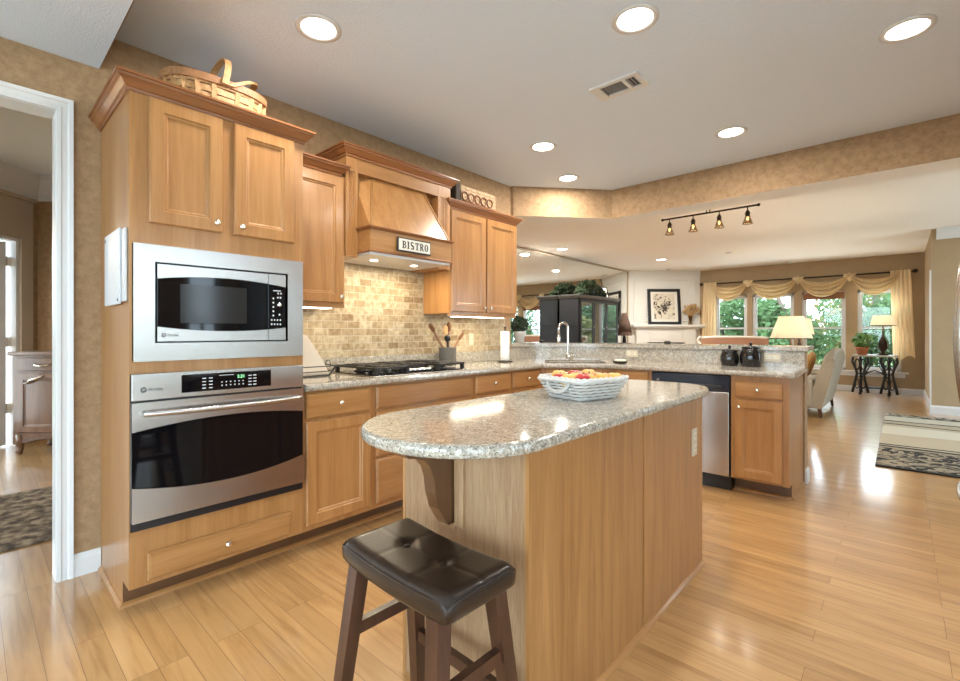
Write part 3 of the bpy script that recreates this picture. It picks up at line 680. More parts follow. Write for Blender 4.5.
def badge(T, a, c, b, parent, r=0.010):
    mb = MB(T); n = 18
    mb.rings([[(a+q*math.cos(2*PI*k/n), b+h, c+q*math.sin(2*PI*k/n)) for k in range(n)] for q, h in ((r, 0), (r, 0.001), (r*0.85, 0.0015), (0, 0.0015))])
    o = mb.build('round_logo', 'mark_dark', parent)
    mb = MB(T); mb.tube([(a+0.0045*(r/0.01)*math.cos(t*0.45)*(0.5+t/28), b+0.0018, c+0.0045*(r/0.01)*math.sin(t*0.45)*(0.5+t/28)) for t in range(24)], 0.0007, 5)
    return o, mb.build('logo_script', 'mark_white', parent)
badge(T, 0.576, 1.190, 0.018, dr, 0.009)
text_obj('lettering', 'Profile', 0.016, 'mark_dark', dr, (FX+0.0185, 0.590, 1.185), (0, 1, 0))

# ---- wall oven
ov = thing('wall_oven', 'stainless wall oven with bowed handle and black glass door under the microwave', 'oven', (0.5, 0.838, 0.7))
MB(T).box(0.50, 1.18, -0.55, -0.001, 0.372, 1.018).build('oven_body', 'black_plastic', ov)
MB(T).box(0.458, 1.209, 0.0005, 0.012, 0.36, 1.027).build('back_trim', 'black_plastic', ov)
cpn = MB(T).box(0.458, 1.209, 0.012, 0.030, 0.912, 1.027, 0.003).build('control_panel', 'steel', ov)
disp = MB(T).box(0.640, 1.036, 0.0301, 0.033, 0.932, 1.012, 0.002).build('display', 'black_glass', cpn)
text_obj('clock_digits', '2:21', 0.021, 'green_led', disp, (FX+0.0335, 0.873, 0.983), (0, 1, 0))
mb = MB(T)
for a0 in (0.722, 0.750, 0.925, 0.948):
    for r_ in range(4): mb.box(a0, a0+0.015, 0.0331, 0.0336, 0.944+0.015*r_, 0.948+0.015*r_)
for q_ in range(6): mb.box(0.803+0.019*q_, 0.808+0.019*q_, 0.0331, 0.0336, 0.950, 0.955); mb.box(0.803+0.019*q_, 0.808+0.019*q_, 0.0331, 0.0336, 0.966, 0.970)
mb.box(0.793, 0.858, 0.0331, 0.0336, 0.999, 1.001)
mb.build('button_marking', 'mark_white', disp)
badge(T, 0.500, 0.958, 0.030, cpn, 0.011)
text_obj('lettering', 'Profile', 0.020, 'mark_dark', cpn, (FX+0.0305, 0.517, 0.951), (0, 1, 0))
dr = MB(T).box(0.458, 1.209, 0.012, 0.028, 0.40, 0.905, 0.002).build('door', 'black_glass', ov)
arc_band(T, 0.458, 1.209, 0.905, 0.782, 0.812, 0.028, 0.036, n=24).build('door_band', 'steel', dr)
arc_band(T, 0.458, 1.209, 0.40, 0.550, 0.505, 0.028, 0.036, n=24).build('door_band', 'steel', dr)
mb = MB(T); P = []
for i in range(25):
    t = i/24; a = 0.495+0.69*t; P.append((a, 0.045+0.040*4*t*(1-t)+0.012, 0.858))
mb.tube(P, 0.012, 10); mb.tube([(0.505, 0.034, 0.858), P[1]], 0.010, 8); mb.tube([(1.175, 0.034, 0.858), P[-2]], 0.010, 8)
mb.build('handle', 'steel', dr)
MB(T).box(0.470, 1.21, 0.012, 0.020, 0.362, 0.396).build('vent_strip', 'black_plastic', ov)

# ---- white wall panel on the cabinet side
wp = thing('message_panel', 'white plastic panel with screws hung on the side of the oven cabinet', 'panel', (0.35, 0.44, 1.5))
mb = MB(); mb.box(0.225, 0.590, 0.444, 0.4545, 1.335, 1.648, 0.004); mb.build('back_frame', plain('pale_grey_plastic', (0.55, 0.56, 0.58), 0.4), wp)
mb = MB(); mb.box(0.21, 0.53, 0.436, 0.444, 1.325, 1.655, 0.004); mb.build('panel_face', 'white_plastic', wp)
for x, z in ((0.235, 1.63), (0.505, 1.345)): MB().lathe([(0.008, 0), (0.008, -0.003), (0, -0.004)], (x, 0.436, z), 'y', 10).build('screw', 'grey_plastic', wp)

# ---- base cabinets along the cooktop wall
def base_unit(label, T, a0, a1, fronts, kick_b=-0.116, depth=0.59, ztop=0.880):
    o = thing('base_cabinet', label, 'cabinet', T((a0+a1)/2, -0.3, 0), 'maple kitchen cabinets')
    mb = MB(T); mb.box(a0+0.0005, a1-0.0005, -depth, -0.02, 0.114, ztop); mb.box(a0+0.0005, a1-0.0005, -0.02, 0.0, 0.114, 0.880); mb.build('carcass', 'maple', o)
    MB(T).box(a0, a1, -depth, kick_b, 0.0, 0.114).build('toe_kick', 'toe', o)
    mb = MB(T); mb.rings([[(a, kick_b+p, u) for p, u in SHOE] for a in (a0, a1)]); mb.build('shoe_moulding', 'maple_y', o)
    for kind, p, q, u, v, knobs in fronts:
        f = (panel_door(T, p, q, u, v).build('door', 'maple', o) if kind == 'door' else slab_front(T, p, q, u, v).build('drawer' if kind == 'drawer' else 'false_front', 'maple_y' if T is TWB else 'maple_x', o))
        for ka, kc in knobs: knob(T, ka, kc, f)
    return o
TWB = TW(FX)
base_unit('maple base cabinet beside the oven, one drawer over one door', TWB, 1.222, 1.665, [('drawer', 1.235, 1.640, 0.730, 0.868, [(1.437, 0.80)]), ('door', 1.235, 1.645, 0.146, 0.710, [(1.61, 0.66)])])
base_unit('wide maple base cabinet under the gas cooktop with deep drawers', TWB, 1.665, 2.565, [('false', 1.690, 2.543, 0.730, 0.868, []), ('drawer', 1.690, 2.543, 0.438, 0.710, [(1.9, 0.58), (2.33, 0.58)]), ('drawer', 1.690, 2.543, 0.146, 0.420, [(1.9, 0.285), (2.33, 0.285)])])
base_unit('maple base cabinet right of the cooktop, between cooktop base and corner drawer', TWB, 2.565, 3.027, [('drawer', 2.590, 3.010, 0.730, 0.868, [(2.80, 0.80)]), ('door', 2.590, 3.010, 0.146, 0.710, [(2.63, 0.66)])])
base_unit('maple base cabinet at the corner end of the wall run, next to the sink', TWB, 3.027, 3.47, [('drawer', 3.045, 3.440, 0.730, 0.868, [(3.245, 0.80)]), ('door', 3.045, 3.440, 0.146, 0.710, [(3.08, 0.66)])])
TDS = TD((FX, 3.475), (1.115, 3.848))
dl = math.hypot(1.115-FX, 3.848-3.475)
base_unit('angled maple sink base cabinet in the corner', TDS, 0.0, dl, [('false', 0.035, dl-0.03, 0.730, 0.868, []), ('door', 0.035, dl/2-0.005, 0.146, 0.710, [(dl/2-0.04, 0.66)]), ('door', dl/2+0.005, dl-0.03, 0.146, 0.710, [(dl/2+0.04, 0.66)])], depth=0.30, ztop=0.70)
TPB = TP(3.85)
base_unit('narrow maple cabinet front between the sink and the dishwasher', TPB, 1.118, 1.472, [('false', 1.13, 1.445, 0.730, 0.868, []), ('door', 1.13, 1.445, 0.146, 0.710, [(1.41, 0.66)])])
pc = base_unit('maple cabinet at the open end of the peninsula, one drawer over one door', TPB, 2.071, 2.437, [('drawer', 2.098, 2.402, 0.722, 0.842, [(2.25, 0.785)]), ('door', 2.098, 2.402, 0.132, 0.703, [(2.13, 0.655)])])
mb = MB(); mb.box(2.437, 2.441, 3.85, 4.455, 0.114, 0.880); mb.box(2.437, 2.441, 3.965, 4.455, 0.0, 0.114); mb.build('end_panel', 'maple', pc)
mb = MB(); mb.sweep([(2.441, 4.455), (2.441, 3.97)], SHOE); mb.build('shoe_moulding', 'maple_y', pc)

# ---- dishwasher
dw = thing('dishwasher', 'stainless dishwasher with black control strip in the peninsula', 'dishwasher', (1.77, 4.1, 0))
MB(TPB).box(1.475, 2.067, -0.57, -0.002, 0.10, 0.872).build('tub', 'black_plastic', dw)
d = MB(TPB).box(1.478, 2.062, 0.0, 0.022, 0.118, 0.748, 0.004).build('door', 'steel_x', dw)
c = MB(TPB).box(1.478, 2.062, 0.0, 0.026, 0.752, 0.872, 0.004).build('control_strip', plain('blue_black_plastic', (0.012, 0.017, 0.03), 0.18), dw)
MB(TPB).box(1.60, 2.02, 0.026, 0.034, 0.775, 0.80, 0.003).build('pocket_handle', 'black_plastic', c)
MB(TPB).lathe([(0.010, 0.0), (0.010, 0.012), (0, 0.013)], (1.535, 0.026, 0.815), 'y', 12).build('dial', 'grey_plastic', c)
MB(TPB).box(1.478, 2.062, -0.05, -0.045, 0.0, 0.115).build('kick_plate', 'black_plastic', dw)

# ---- countertops
LW = [(0.003, 3.80), (0.003, 4.10), (0.75, 4.458), (2.453, 4.458)]
CT = [(0.003, 1.2235), (0.645, 1.2235), (0.645, 3.462), (1.123, 3.815), (2.468, 3.815), (2.468, 4.456), (0.751, 4.456), (0.003, 4.098)]
SC = Vector((0.70, 3.895)); St = (Vector((1.115, 3.848))-Vector((FX, 3.475))).normalized(); Sn = Vector((-St.y, St.x))
def sp(a, b): v = SC+St*a+Sn*b; return (v.x, v.y)
def rrect(a0, a1, b0, b1, r, n=4):
    out = []
    for cx, cy, s0 in ((a1-r, b1-r, 0), (a0+r, b1-r, 90), (a0+r, b0+r, 180), (a1-r, b0+r, 270)):
        for i in range(n+1): t = math.radians(s0+90*i/n); out.append((cx+r*math.cos(t), cy+r*math.sin(t)))
    return out
hole = [sp(a, b) for a, b in rrect(-0.27, 0.27, -0.17, 0.15, 0.05)]
ct = MB().slab(CT, [hole], 0.8825, 0.920).build('countertop', 'granite')
tag(ct, 'speckled granite countertop running from the oven round the corner to the peninsula end', 'countertop')
mb = MB(); mb.box(0.0005, 0.020, 1.2235, 3.80, 0.9205, 1.02, 0.002); mb.build('backsplash_strip', 'granite', ct)
mb = MB(); q = LW[1:]; mb.prism([*LW, *offset_path(LW, -0.02)[::-1]], 0.9205, 1.049); mb.build('bar_splash', 'granite', ct)
MB().box(0.0005, 0.008, 1.2235, 3.70, 1.021, 1.74).build('wall_tile', 'tile', None)
tt = bpy.data.objects['wall_tile']; tt['kind'] = 'structure'
# rounded front edge of the counter
P = [(0.645, 1.225), (0.645, 3.462), (1.123, 3.815), (2.468, 3.815), (2.468, 4.455)]
mb = MB(); h = 0.0375/2; prof = [(-0.004, -h), *[(h*0.55*math.sin(PI*i/6), -h*math.cos(PI*i/6)) for i in range(7)], (-0.004, h)]
mb.sweep(P, [(-o, u) for o, u in prof], 0.8825+h); mb.build('bullnose_edge', 'granite', ct)

# ---- half wall and raised bar
HW = offset_path(LW, 0.0)
mb = MB(); mb.prism([*offset_path(LW, 0.001), *offset_path(LW, 0.13)[::-1]], 0.0, 1.0495); bw = struct(mb.build('wall_bar', 'wall'))
mb = MB(); mb.sweep([(2.453, 4.4585), (2.453, 4.588), (0.75, 4.588)], [(-o, u) for o, u in BASE]); struct(mb.build('baseboard_bar', 'white'))
F_ = offset_path(LW, -0.035); B_ = offset_path(LW, 0.36)
E0 = [(F_[0][0], 3.802), *F_[1:-1], (2.475, F_[-1][1]), (2.475, B_[-1][1]-0.03), (2.44, B_[-1][1]), *B_[1:-1][::-1], (B_[0][0], 3.802)]
bt = MB().prism(E0, 1.050, 1.087, 0.005).build('bar_counter', 'granite'); tag(bt, 'raised granite bar top on the half wall behind the sink', 'bar top')

# ---- sink and faucet
sk = thing('kitchen_sink', 'undermount sink in the angled corner of the countertop', 'sink', (SC.x, SC.y, 0.75))
mb = MB(); n = len(hole)
inn = [sp(a, b) for a, b in rrect(-0.268, 0.268, -0.168, 0.148, 0.05)]; bot = [sp(a, b) for a, b in rrect(-0.24, 0.24, -0.14, 0.12, 0.04)]; out_ = [sp(a, b) for a, b in rrect(-0.285, 0.285, -0.185, 0.165, 0.05)]
mb.rings([[(x, y, 0.880) for x, y in out_], [(x, y, 0.881) for x, y in inn], [(x, y, 0.73) for x, y in bot]], cap0=False, cap1=True)
mb.build('basin', 'steel', sk, recalc=False)
mb = MB(); mb.rings([[(x, y, z) for x, y in L] for L, z in ((rrect(-1, 1, -1, 1, .2), 0),)], cap0=False, cap1=False) if False else None
mb = MB(); rim = [sp(a, b) for a, b in rrect(-0.275, 0.275, -0.175, 0.155, 0.05)]
mb.tube([(x, y, 0.921) for x, y in rim], 0.004, 6, closed=True); mb.build('rim', 'bronze', sk)
MB().lathe([(0.028, 0), (0.028, 0.003), (0.018, 0.002), (0, 0.002)], (*sp(0, 0), 0.730), n=16).build('drain', 'chrome', sk)
fb = Vector((0.515, 4.085))
fa = thing('faucet', 'tall chrome gooseneck faucet with side lever behind the sink', 'faucet', (fb.x, fb.y, 0.92))
P = [(fb.x, fb.y, 0.9205), (fb.x, fb.y, 1.0), (fb.x, fb.y, 1.22)]
sd = Vector((-0.55, -0.83)).normalized()*0.05
for i in range(1, 11):
    t = PI*i/10; P.append((fb.x+sd.x*(1-math.cos(t)), fb.y+sd.y*(1-math.cos(t)), 1.24+0.058*math.sin(t)))
P.append((fb.x+2*sd.x, fb.y+2*sd.y, 1.15))
MB().tube(P, [0.014, 0.012]+[0.011]*(len(P)-3)+[0.013], 10).build('spout', 'chrome', fa)
MB().lathe([(0.028, 0), (0.028, 0.006), (0.018, 0.014), (0.017, 0.06), (0.012, 0.07)], (fb.x, fb.y, 0.9205), n=18).build('base', 'chrome', fa)
MB().lathe([(0.013, 0), (0.016, 0.02), (0.016, 0.075), (0.012, 0.085)], (fb.x+2*sd.x, fb.y+2*sd.y, 1.085), n=14).build('spray_head', 'chrome', fa)
MB().tube([(fb.x, fb.y, 0.965), (fb.x+0.05, fb.y-0.01, 0.972), (fb.x+0.10, fb.y-0.015, 0.975)], [0.010, 0.007, 0.006], 8).build('lever', 'chrome', fa)
sp_ = thing('soap_dish', 'small cream soap dish on the counter right of the faucet', 'dish', (1.14, 3.95, 0.92))
MB().lathe([(0.045, 0), (0.058, 0.004), (0.072, 0.022), (0.066, 0.022), (0.045, 0.008), (0, 0.008)], (1.14, 3.95, 0.9205), sx=1.0, sy=0.7).build('dish', 'bronze', sp_)
MB().ball((1.14, 3.95, 0.945), (0.058, 0.035, 0.017)).build('soap', 'soap', sp_)

# ---- wall cabinets
def wall_unit(label, a0, a1, c0, c1, doors, crown_path, depth=0.33, lightbox=None):
    o = thing('wall_cabinet', label, 'cabinet', (0.165, (a0+a1)/2, c0), 'maple kitchen cabinets')
    TT = TW(depth)
    MB(TT).box(a0, a1, -depth+0.009, 0, c0+0.022, c1, 0.0015).build('carcass', 'maple', o)
    MB(TT).box(a0, a1, -0.02, 0.0, c0, c0+0.022).build('light_rail', 'maple_y', o)
    for p, q, u, v, ka, kc in doors:
        d = panel_door(TT, p, q, u, v).build('door', 'maple', o); knob(TT, ka, kc, d)
    mb = MB(); mb.sweep(crown_path, [(-a, b) for a, b in CROWN], c1-0.004); mb.build('crown_moulding', 'crown', o)
    return o
wall_unit('single-door maple wall cabinet between the oven cabinet and the range hood', 1.2235, 1.648, 1.36, 2.215, [(1.235, 1.632, 1.392, 2.195, 1.605, 1.43)], [(0.33, 1.2235), (0.33, 1.617), (0.26, 1.617)])
wall_unit('two-door maple wall cabinet right of the range hood, nearest the living room', 2.600, 3.462, 1.335, 2.205, [(2.605, 3.024, 1.372, 2.19, 2.99, 1.41), (3.040, 3.457, 1.372, 2.19, 3.075, 1.41)], [(0.29, 2.600), (0.33, 2.600), (0.33, 3.462), (0.01, 3.462)])
for nm, lab, y0, y1, z in (('under_cabinet_light', 'slim lit light strip under the single-door wall cabinet', 1.30, 1.60, 1.371), ('under_cabinet_light', 'slim lit light strip under the two-door wall cabinet', 2.70, 3.36, 1.346)):
    o = thing(nm, lab, 'light', (0.27, (y0+y1)/2, z))
    MB().box(0.20, 0.305, y0, y1, z-0.012, z+0.010, 0.002).build('housing', 'white_plastic', o)
    MB().box(0.215, 0.290, y0+0.02, y1-0.02, z-0.016, z-0.0125, 0.001).build('diffuser', 'strip', o)
    lamp('strip_lamp', 'AREA', (0.25, (y0+y1)/2, z-0.02), 3.2*(y1-y0), (1, 0.86, 0.62), 0.07, o, (0, 0, 0), 'RECTANGLE', y1-y0)

# ---- range hood
hd = thing('range_hood', 'maple range hood with fluted posts, sloped panel and mantel shelf over the cooktop', 'range hood', (0.2, 2.12, 1.7))
HX = 0.345
MB().box(0.009, 0.03, 1.66, 2.59, 1.74, 2.37).build('back_panel', 'maple', hd)
for y0, y1 in ((1.650, 1.742), (2.462, 2.592)):
    mb = MB()
    n = 4; w = 0.012; span = 0.058 if y1 < 2 else 0.07; st = y0+((y1-y0)-span)/2; pts = [(0.009, y0), (HX, y0)]
    for k in range(n):
        c0 = st+span*(k+0.5)/n
        pts += [(HX, c0-w/2), (HX-0.005, c0-w/4), (HX-0.005, c0+w/4), (HX, c0+w/2)]
    pts += [(HX, y1), (0.009, y1)]
    mb.prism(pts, 1.70, 2.262); mb.box(0.009, HX+0.002, y0, y1, 2.262, 2.37); mb.build('fluted_post', 'maple', hd)
MB().box(0.03, HX, 1.742, 2.462, 2.262, 2.37).build('frieze', 'maple_y', hd)
mb = MB(); mb.sweep([(0.0, 1.650), (HX+0.002, 1.650), (HX+0.002, 2.592), (0.0, 2.592)], [(-a, b*1.05) for a, b in CROWN], 2.352); mb.build('crown_moulding', 'crown', hd)
# sloped front: recess cheeks + tapering panel
mb = MB()
A = [(0.475, 1.745, 1.888), (0.475, 2.459, 1.888), (0.315, 2.335, 2.262), (0.315, 1.865, 2.262)]
Bk = [(0.26, 1.745, 1.888), (0.26, 2.459, 1.888), (0.26, 2.455, 2.262), (0.26, 1.748, 2.262)]
mb.rings([Bk, A]); mb.build('sloped_panel', 'maple', hd)
mb = MB(); e_ = 0.012
for p, q in (((0.475, 1.750, 1.890), (0.318, 1.866, 2.258)), ((0.475, 2.454, 1.890), (0.318, 2.334, 2.258))): mb.bar(p, q, 0.012)
mb.build('edge_bead', 'maple', hd)
mb = MB(); mb.box(0.03, 0.49, 1.738, 2.464, 1.726, 1.882); mb.build('mantel', 'maple_y', hd)
mb = MB(); mb.sweep([(HX, 1.738), (0.49, 1.738), (0.49, 2.464), (HX, 2.464)], [(0, 0), (-0.006, 0.002), (-0.018, 0.014), (-0.018, 0.020), (0, 0.020)], 1.870); mb.build('mantel_moulding', 'crown', hd)
mb = MB(); mb.sweep([(HX, 1.738), (0.49, 1.738), (0.49, 2.464), (HX, 2.464)], [(0, 0), (-0.008, 0.002), (-0.008, 0.010), (0, 0.016)], 1.722); mb.build('mantel_bead', 'crown', hd)
MB().box(0.03, 0.48, 1.745, 2.46, 1.708, 1.726).build('hood_liner', 'white', hd)
for y in (1.92, 2.28):
    b = MB().lathe([(0.026, 0), (0.026, -0.003), (0, -0.003)], (0.27, y, 1.7075), n=18).build('hood_bulb', 'strip', hd)
    lamp('hood_lamp', 'AREA', (0.27, y, 1.700), 3.2, (1, 0.87, 0.64), 0.07, hd)
# sign
sg = thing('bistro_sign', 'white sign with dark border reading BISTRO on the hood mantel', 'sign', (0.5, 2.13, 1.795))
TS = TW(0.4985, -0.026)
MB(TS).box(1.968, 2.262, 0.0005, 0.012, 1.752, 1.846).build('backing', 'mark_dark', sg)
MB(TS).box(1.976, 2.254, 0.012, 0.016, 1.760, 1.838, 0.001).build('face', plain('sign_cream', (0.72, 0.69, 0.60), 0.6), sg)
def letters(T, word, a, c, h, w, gap, b0, b1, parent, mat):
    th = h*0.20; tv = h*0.10; sr = w*0.09
    for ch in word:
        mb = MB(T); L = []
        B = lambda p, q, u, v: mb.box(a+p*w, a+q*w, b0, b1, c+u*h, c+v*h)
        lw = 1.0
        if ch == 'I': lw = 0.55; B(0.12, 0.42, 0, 1); B(0, 0.54, 0, 0.09); B(0, 0.54, 0.91, 1)
        if ch == 'T': B(0.36, 0.64, 0, 1); B(0, 1, 0.90, 1); B(0, 0.1, 0.70, 1); B(0.9, 1, 0.70, 1); B(0.2, 0.8, 0, 0.09)
        if ch in 'BR':
            B(0.10, 0.38, 0, 1); B(-0.02, 0.38, 0, 0.09); B(-0.02, 0.38, 0.91, 1)
            n = 10
            def lobe(c0, c1, x0, xr):
                lo = []
                for i in range(n+1):
                    t = -PI/2+PI*i/n; cy = (c0+c1)/2; ry = (c1-c0)/2
                    o_ = (x0+(xr-x0)*math.cos(t), cy+ry*math.sin(t)); n_ = (x0+(xr-x0-0.26)*math.cos(t), cy+(ry-0.09)*math.sin(t))
                    lo.append([(a+o_[0]*w, b0, c+o_[1]*h), (a+o_[0]*w, b1, c+o_[1]*h), (a+n_[0]*w, b1, c+n_[1]*h), (a+n_[0]*w, b0, c+n_[1]*h)])
                mb.rings(lo)
            lobe(0.48, 1.0, 0.38, 0.92)
            if ch == 'B': lobe(0.0, 0.55, 0.38, 1.0)
            else:
                mb.rings([[(a+x*w, b, c+z*h) for b in (b0, b1)][::1]+[(a+(x+0.28)*w, b, c+z*h) for b in (b1, b0)] for x, z in ((0.42, 0.50), (0.72, 0.0))]); B(0.66, 1.08, 0, 0.09)
        if ch in 'OS':
            n = 24; lo = []
            if ch == 'O':
                for i in range(n):
                    t = 2*PI*i/n; lo.append([(a+(0.5+r1*math.cos(t))*w, b, c+(0.5+r2_*math.sin(t))*h) for r1, r2_, b in ((0.5, 0.5, b0), (0.5, 0.5, b1), (0.22, 0.41, b1), (0.22, 0.41, b0))])
                lo.append(lo[0]); mb.rings(lo, cap0=False, cap1=False)
            else:
                pts = []
                for i in range(n+1):
                    u = i/n
                    if u < 0.5: t = math.radians(20+250*u*2); p = (0.5+0.36*math.cos(t), 0.74+0.21*math.sin(t))
                    else: t = math.radians(90-250*(u-0.5)*2); p = (0.5+0.36*math.cos(t), 0.26+0.21*math.sin(t)+0.0)
                    pts.append(p)
                for i, p in enumerate(pts):
                    q0, q1 = pts[max(i-1, 0)], pts[min(i+1, n)]; dx, dz = q1[0]-q0[0], q1[1]-q0[1]; l_ = math.hypot(dx, dz) or 1
                    hw = 0.05+0.08*abs(math.sin(PI*i/n))
                    nx, nz = -dz/l_*hw, dx/l_*hw
                    lo.append([(a+(p[0]+nx)*w, b0, c+(p[1]+nz)*h), (a+(p[0]+nx)*w, b1, c+(p[1]+nz)*h), (a+(p[0]-nx)*w, b1, c+(p[1]-nz)*h), (a+(p[0]-nx)*w, b0, c+(p[1]-nz)*h)])
                mb.rings(lo)
        mb.build('letter', mat, parent)
        a += w*lw+gap
letters(TS, 'BISTRO', 2.003, 1.774, 0.050, 0.034, 0.0085, 0.016, 0.0175, sg, 'mark_dark')
for y in (1.9745, 2.2555): pass

# ---- gas cooktop
ck = thing('gas_cooktop', 'black gas cooktop with iron grates set in the granite counter', 'cooktop', (0.34, 2.115, 0.92))
MB().box(0.085, 0.60, 1.685, 2.545, 0.9205, 0.928, 0.003).build('tray', 'steel', ck)
MB().box(0.10, 0.585, 1.70, 2.53, 0.9285, 0.931, 0.001).build('glass_deck', 'black_glass', ck)
for x, y, r in ((0.22, 1.86, 0.045), (0.46, 1.86, 0.055), (0.30, 2.115, 0.062), (0.22, 2.37, 0.055), (0.46, 2.37, 0.045)):
    bn = MB().lathe([(r*1.35, 0), (r*1.35, 0.006), (r, 0.008), (r, 0.018), (r*0.95, 0.020), (r*0.95, 0.026), (0, 0.027)], (x, y, 0.931), n=20).build('burner', 'iron', ck)
for y0, y1 in ((1.715, 1.985), (1.99, 2.24), (2.245, 2.515)):
    mb = MB(); z = 0.972; b = 0.011
    for x in (0.115, 0.34, 0.565 if y0 != 1.99 else 0.47): mb.box(x-b, x+b, y0, y1, z-0.008, z+0.006, 0.002)
    xe = 0.565 if y0 != 1.99 else 0.47
    for y in (y0+b, y1-b): mb.box(0.115, xe, y-b, y+b, z-0.008, z+0.006, 0.002)
    ym = (y0+y1)/2; mb.box(0.115, xe, ym-b, ym+b, z-0.006, z+0.010, 0.002)
    for x in (0.15, 0.20, 0.25, 0.295, 0.385, 0.43, 0.48, 0.53):
        if x < xe: mb.box(x-b, x+b, ym-0.075, ym+0.075, z-0.004, z+0.010, 0.002)
    for x in (0.115, xe):
        for y in (y0+b, y1-b): mb.box(x-b, x+b, y-b, y+b, 0.931, z)
    mb.build('grate', 'iron', ck)
for k in range(5): MB().lathe([(0.020, 0), (0.019, 0.018), (0.015, 0.024), (0, 0.024)], (0.53, 2.035+0.042*k, 0.931), n=14).build('control_knob', 'chrome', ck)

# ---- utensil crock
cy, cx = 2.775, 0.125
cr = tag(MB().lathe([(0.068, 0), (0.074, 0.006), (0.074, 0.14), (0.078, 0.146), (0.078, 0.152), (0.070, 0.152), (0.068, 0.012), (0, 0.012)], (cx, cy, 0.9205)).build('utensil_crock', 'crock'), 'grey stoneware crock holding utensils behind the cooktop', 'crock')
def spoon(name, lab, cat, p0, p1, mat, head, r=0.0085):
    p0, p1 = Vector(p0), Vector(p1); d = (p1-p0).normalized()
    o = thing(name, lab, cat, p0, 'utensils in the grey crock')
    MB().tube([p0, p0+(p1-p0)*0.5, p1], [r*1.0, r*1.25, r*1.1], 8).build('handle', mat, o)
    mb = MB(); q = d.to_track_quat('Z', 'Y').to_matrix(); loops = []
    L, w, t = head; w *= 1.2; t *= 1.2
    for i in range(9):
        u = i/8; ww = w*math.sqrt(max(1-(2*u-1)**2, 0.02)); loops.append([p1+d*(L*u-0.01)+q @ Vector((ww*math.cos(2*PI*k/10), t*math.sin(2*PI*k/10), 0)) for k in range(10)])
    mb.rings(loops, smooth=True); mb.build('head', mat, o); return o
zb = 0.94
spoon('wooden_spoon', 'brown wooden spoon leaning left out of the crock', 'utensil', (cx+0.02, cy+0.02, zb), (cx-0.02, cy-0.145, 1.215), 'wood_dark_spoon', (0.080, 0.030, 0.010))
spoon('wooden_spatula', 'light wooden spatula standing upright in the crock', 'utensil', (cx+0.01, cy-0.01, zb), (cx-0.015, cy-0.005, 1.19), 'wood_spoon', (0.08, 0.025, 0.006))
spoon('serving_spoon', 'dark walnut serving spoon upright in the crock', 'utensil', (cx-0.01, cy+0.01, zb), (cx-0.01, cy+0.022, 1.215), 'wood_dark_spoon', (0.085, 0.025, 0.009))
spoon('black_ladle', 'short black ladle in front of the crock spoons', 'utensil', (cx+0.035, cy-0.02, zb), (cx+0.05, cy-0.05, 1.13), 'black_plastic', (0.06, 0.024, 0.014))
spoon('slotted_turner', 'dark turner leaning right out of the crock', 'utensil', (cx-0.02, cy-0.02, zb), (cx+0.02, cy+0.12, 1.14), 'wood_dark_spoon', (0.085, 0.026, 0.006))

# ---- paper towel holder
pt = thing('paper_towel_holder', 'upright paper towel roll on a dark stand by the corner', 'paper towel', (0.24, 3.415, 0.92))
MB().lathe([(0.075, 0), (0.075, 0.008), (0.02, 0.014), (0, 0.014)], (0.24, 3.415, 0.9205)).build('stand', 'bronze', pt)
MB().lathe([(0.041, 0), (0.043, 0.003), (0.043, 0.272), (0.041, 0.275), (0.015, 0.275), (0.02, 0.27), (0, 0.27)], (0.24, 3.415, 0.936)).build('roll', 'paper', pt)
MB().lathe([(0.006, 0), (0.006, 0.03), (0.012, 0.036), (0.012, 0.046), (0, 0.05)], (0.24, 3.415, 1.206), n=12).build('finial', 'bronze', pt)

# ---- wire basket with a wooden block by the oven
wb = thing('wire_basket', 'black wire basket on the counter next to the oven', 'basket', (0.20, 1.45, 0.92))
mb = MB()
def rrl(x0, x1, y0, y1, z, r=0.02, n=4): return [(x, y, z) for x, y in rrect(x0, x1, y0, y1, r, n)]
for z, g in ((0.924, 0.03), (0.955, 0.012), (0.988, 0.0)): mb.tube(rrl(0.10+g, 0.33-g, 1.30+g, 1.60-g, z), 0.0035, 6, closed=True)
lo, hi = rrl(0.13, 0.30, 1.33, 1.57, 0.924), rrl(0.10, 0.33, 1.30, 1.60, 0.988)
for a, b in zip(lo[::1], hi[::1]): mb.tube([a, b], 0.0025, 5)
for k in range(7): mb.tube([(0.13, 1.345+0.035*k, 0.924), (0.30, 1.345+0.035*k, 0.924)], 0.002, 5)
mb.build('wire_frame', 'iron', wb)
mb = MB()
mb.tube([(0.22+0.03*math.cos(t), 1.595, 0.99+0.0+0.03*math.sin(t)) for t in [PI*i/8 for i in range(9)]], 0.003, 6); mb.build('handle', 'iron', wb)
kb = thing('wedge_block', 'pale wedge-shaped block standing in the black wire basket', 'block', (0.22, 1.42, 0.93))
mb = MB(); mb.rings([[(0.16, y0, z), (0.28, y0, z), (0.28, y1, z), (0.16, y1, z)] for z, y0, y1 in ((0.93, 1.34, 1.575), (0.99, 1.345, 1.545), (1.08, 1.355, 1.49), (1.19, 1.362, 1.415))])
bmesh.ops.bevel(mb.bm, geom=mb.bm.edges[:], offset=0.008, segments=2, affect='EDGES'); mb.build('block', plain('pale_block', (0.70, 0.62, 0.50), 0.6, bump=0.1), kb)

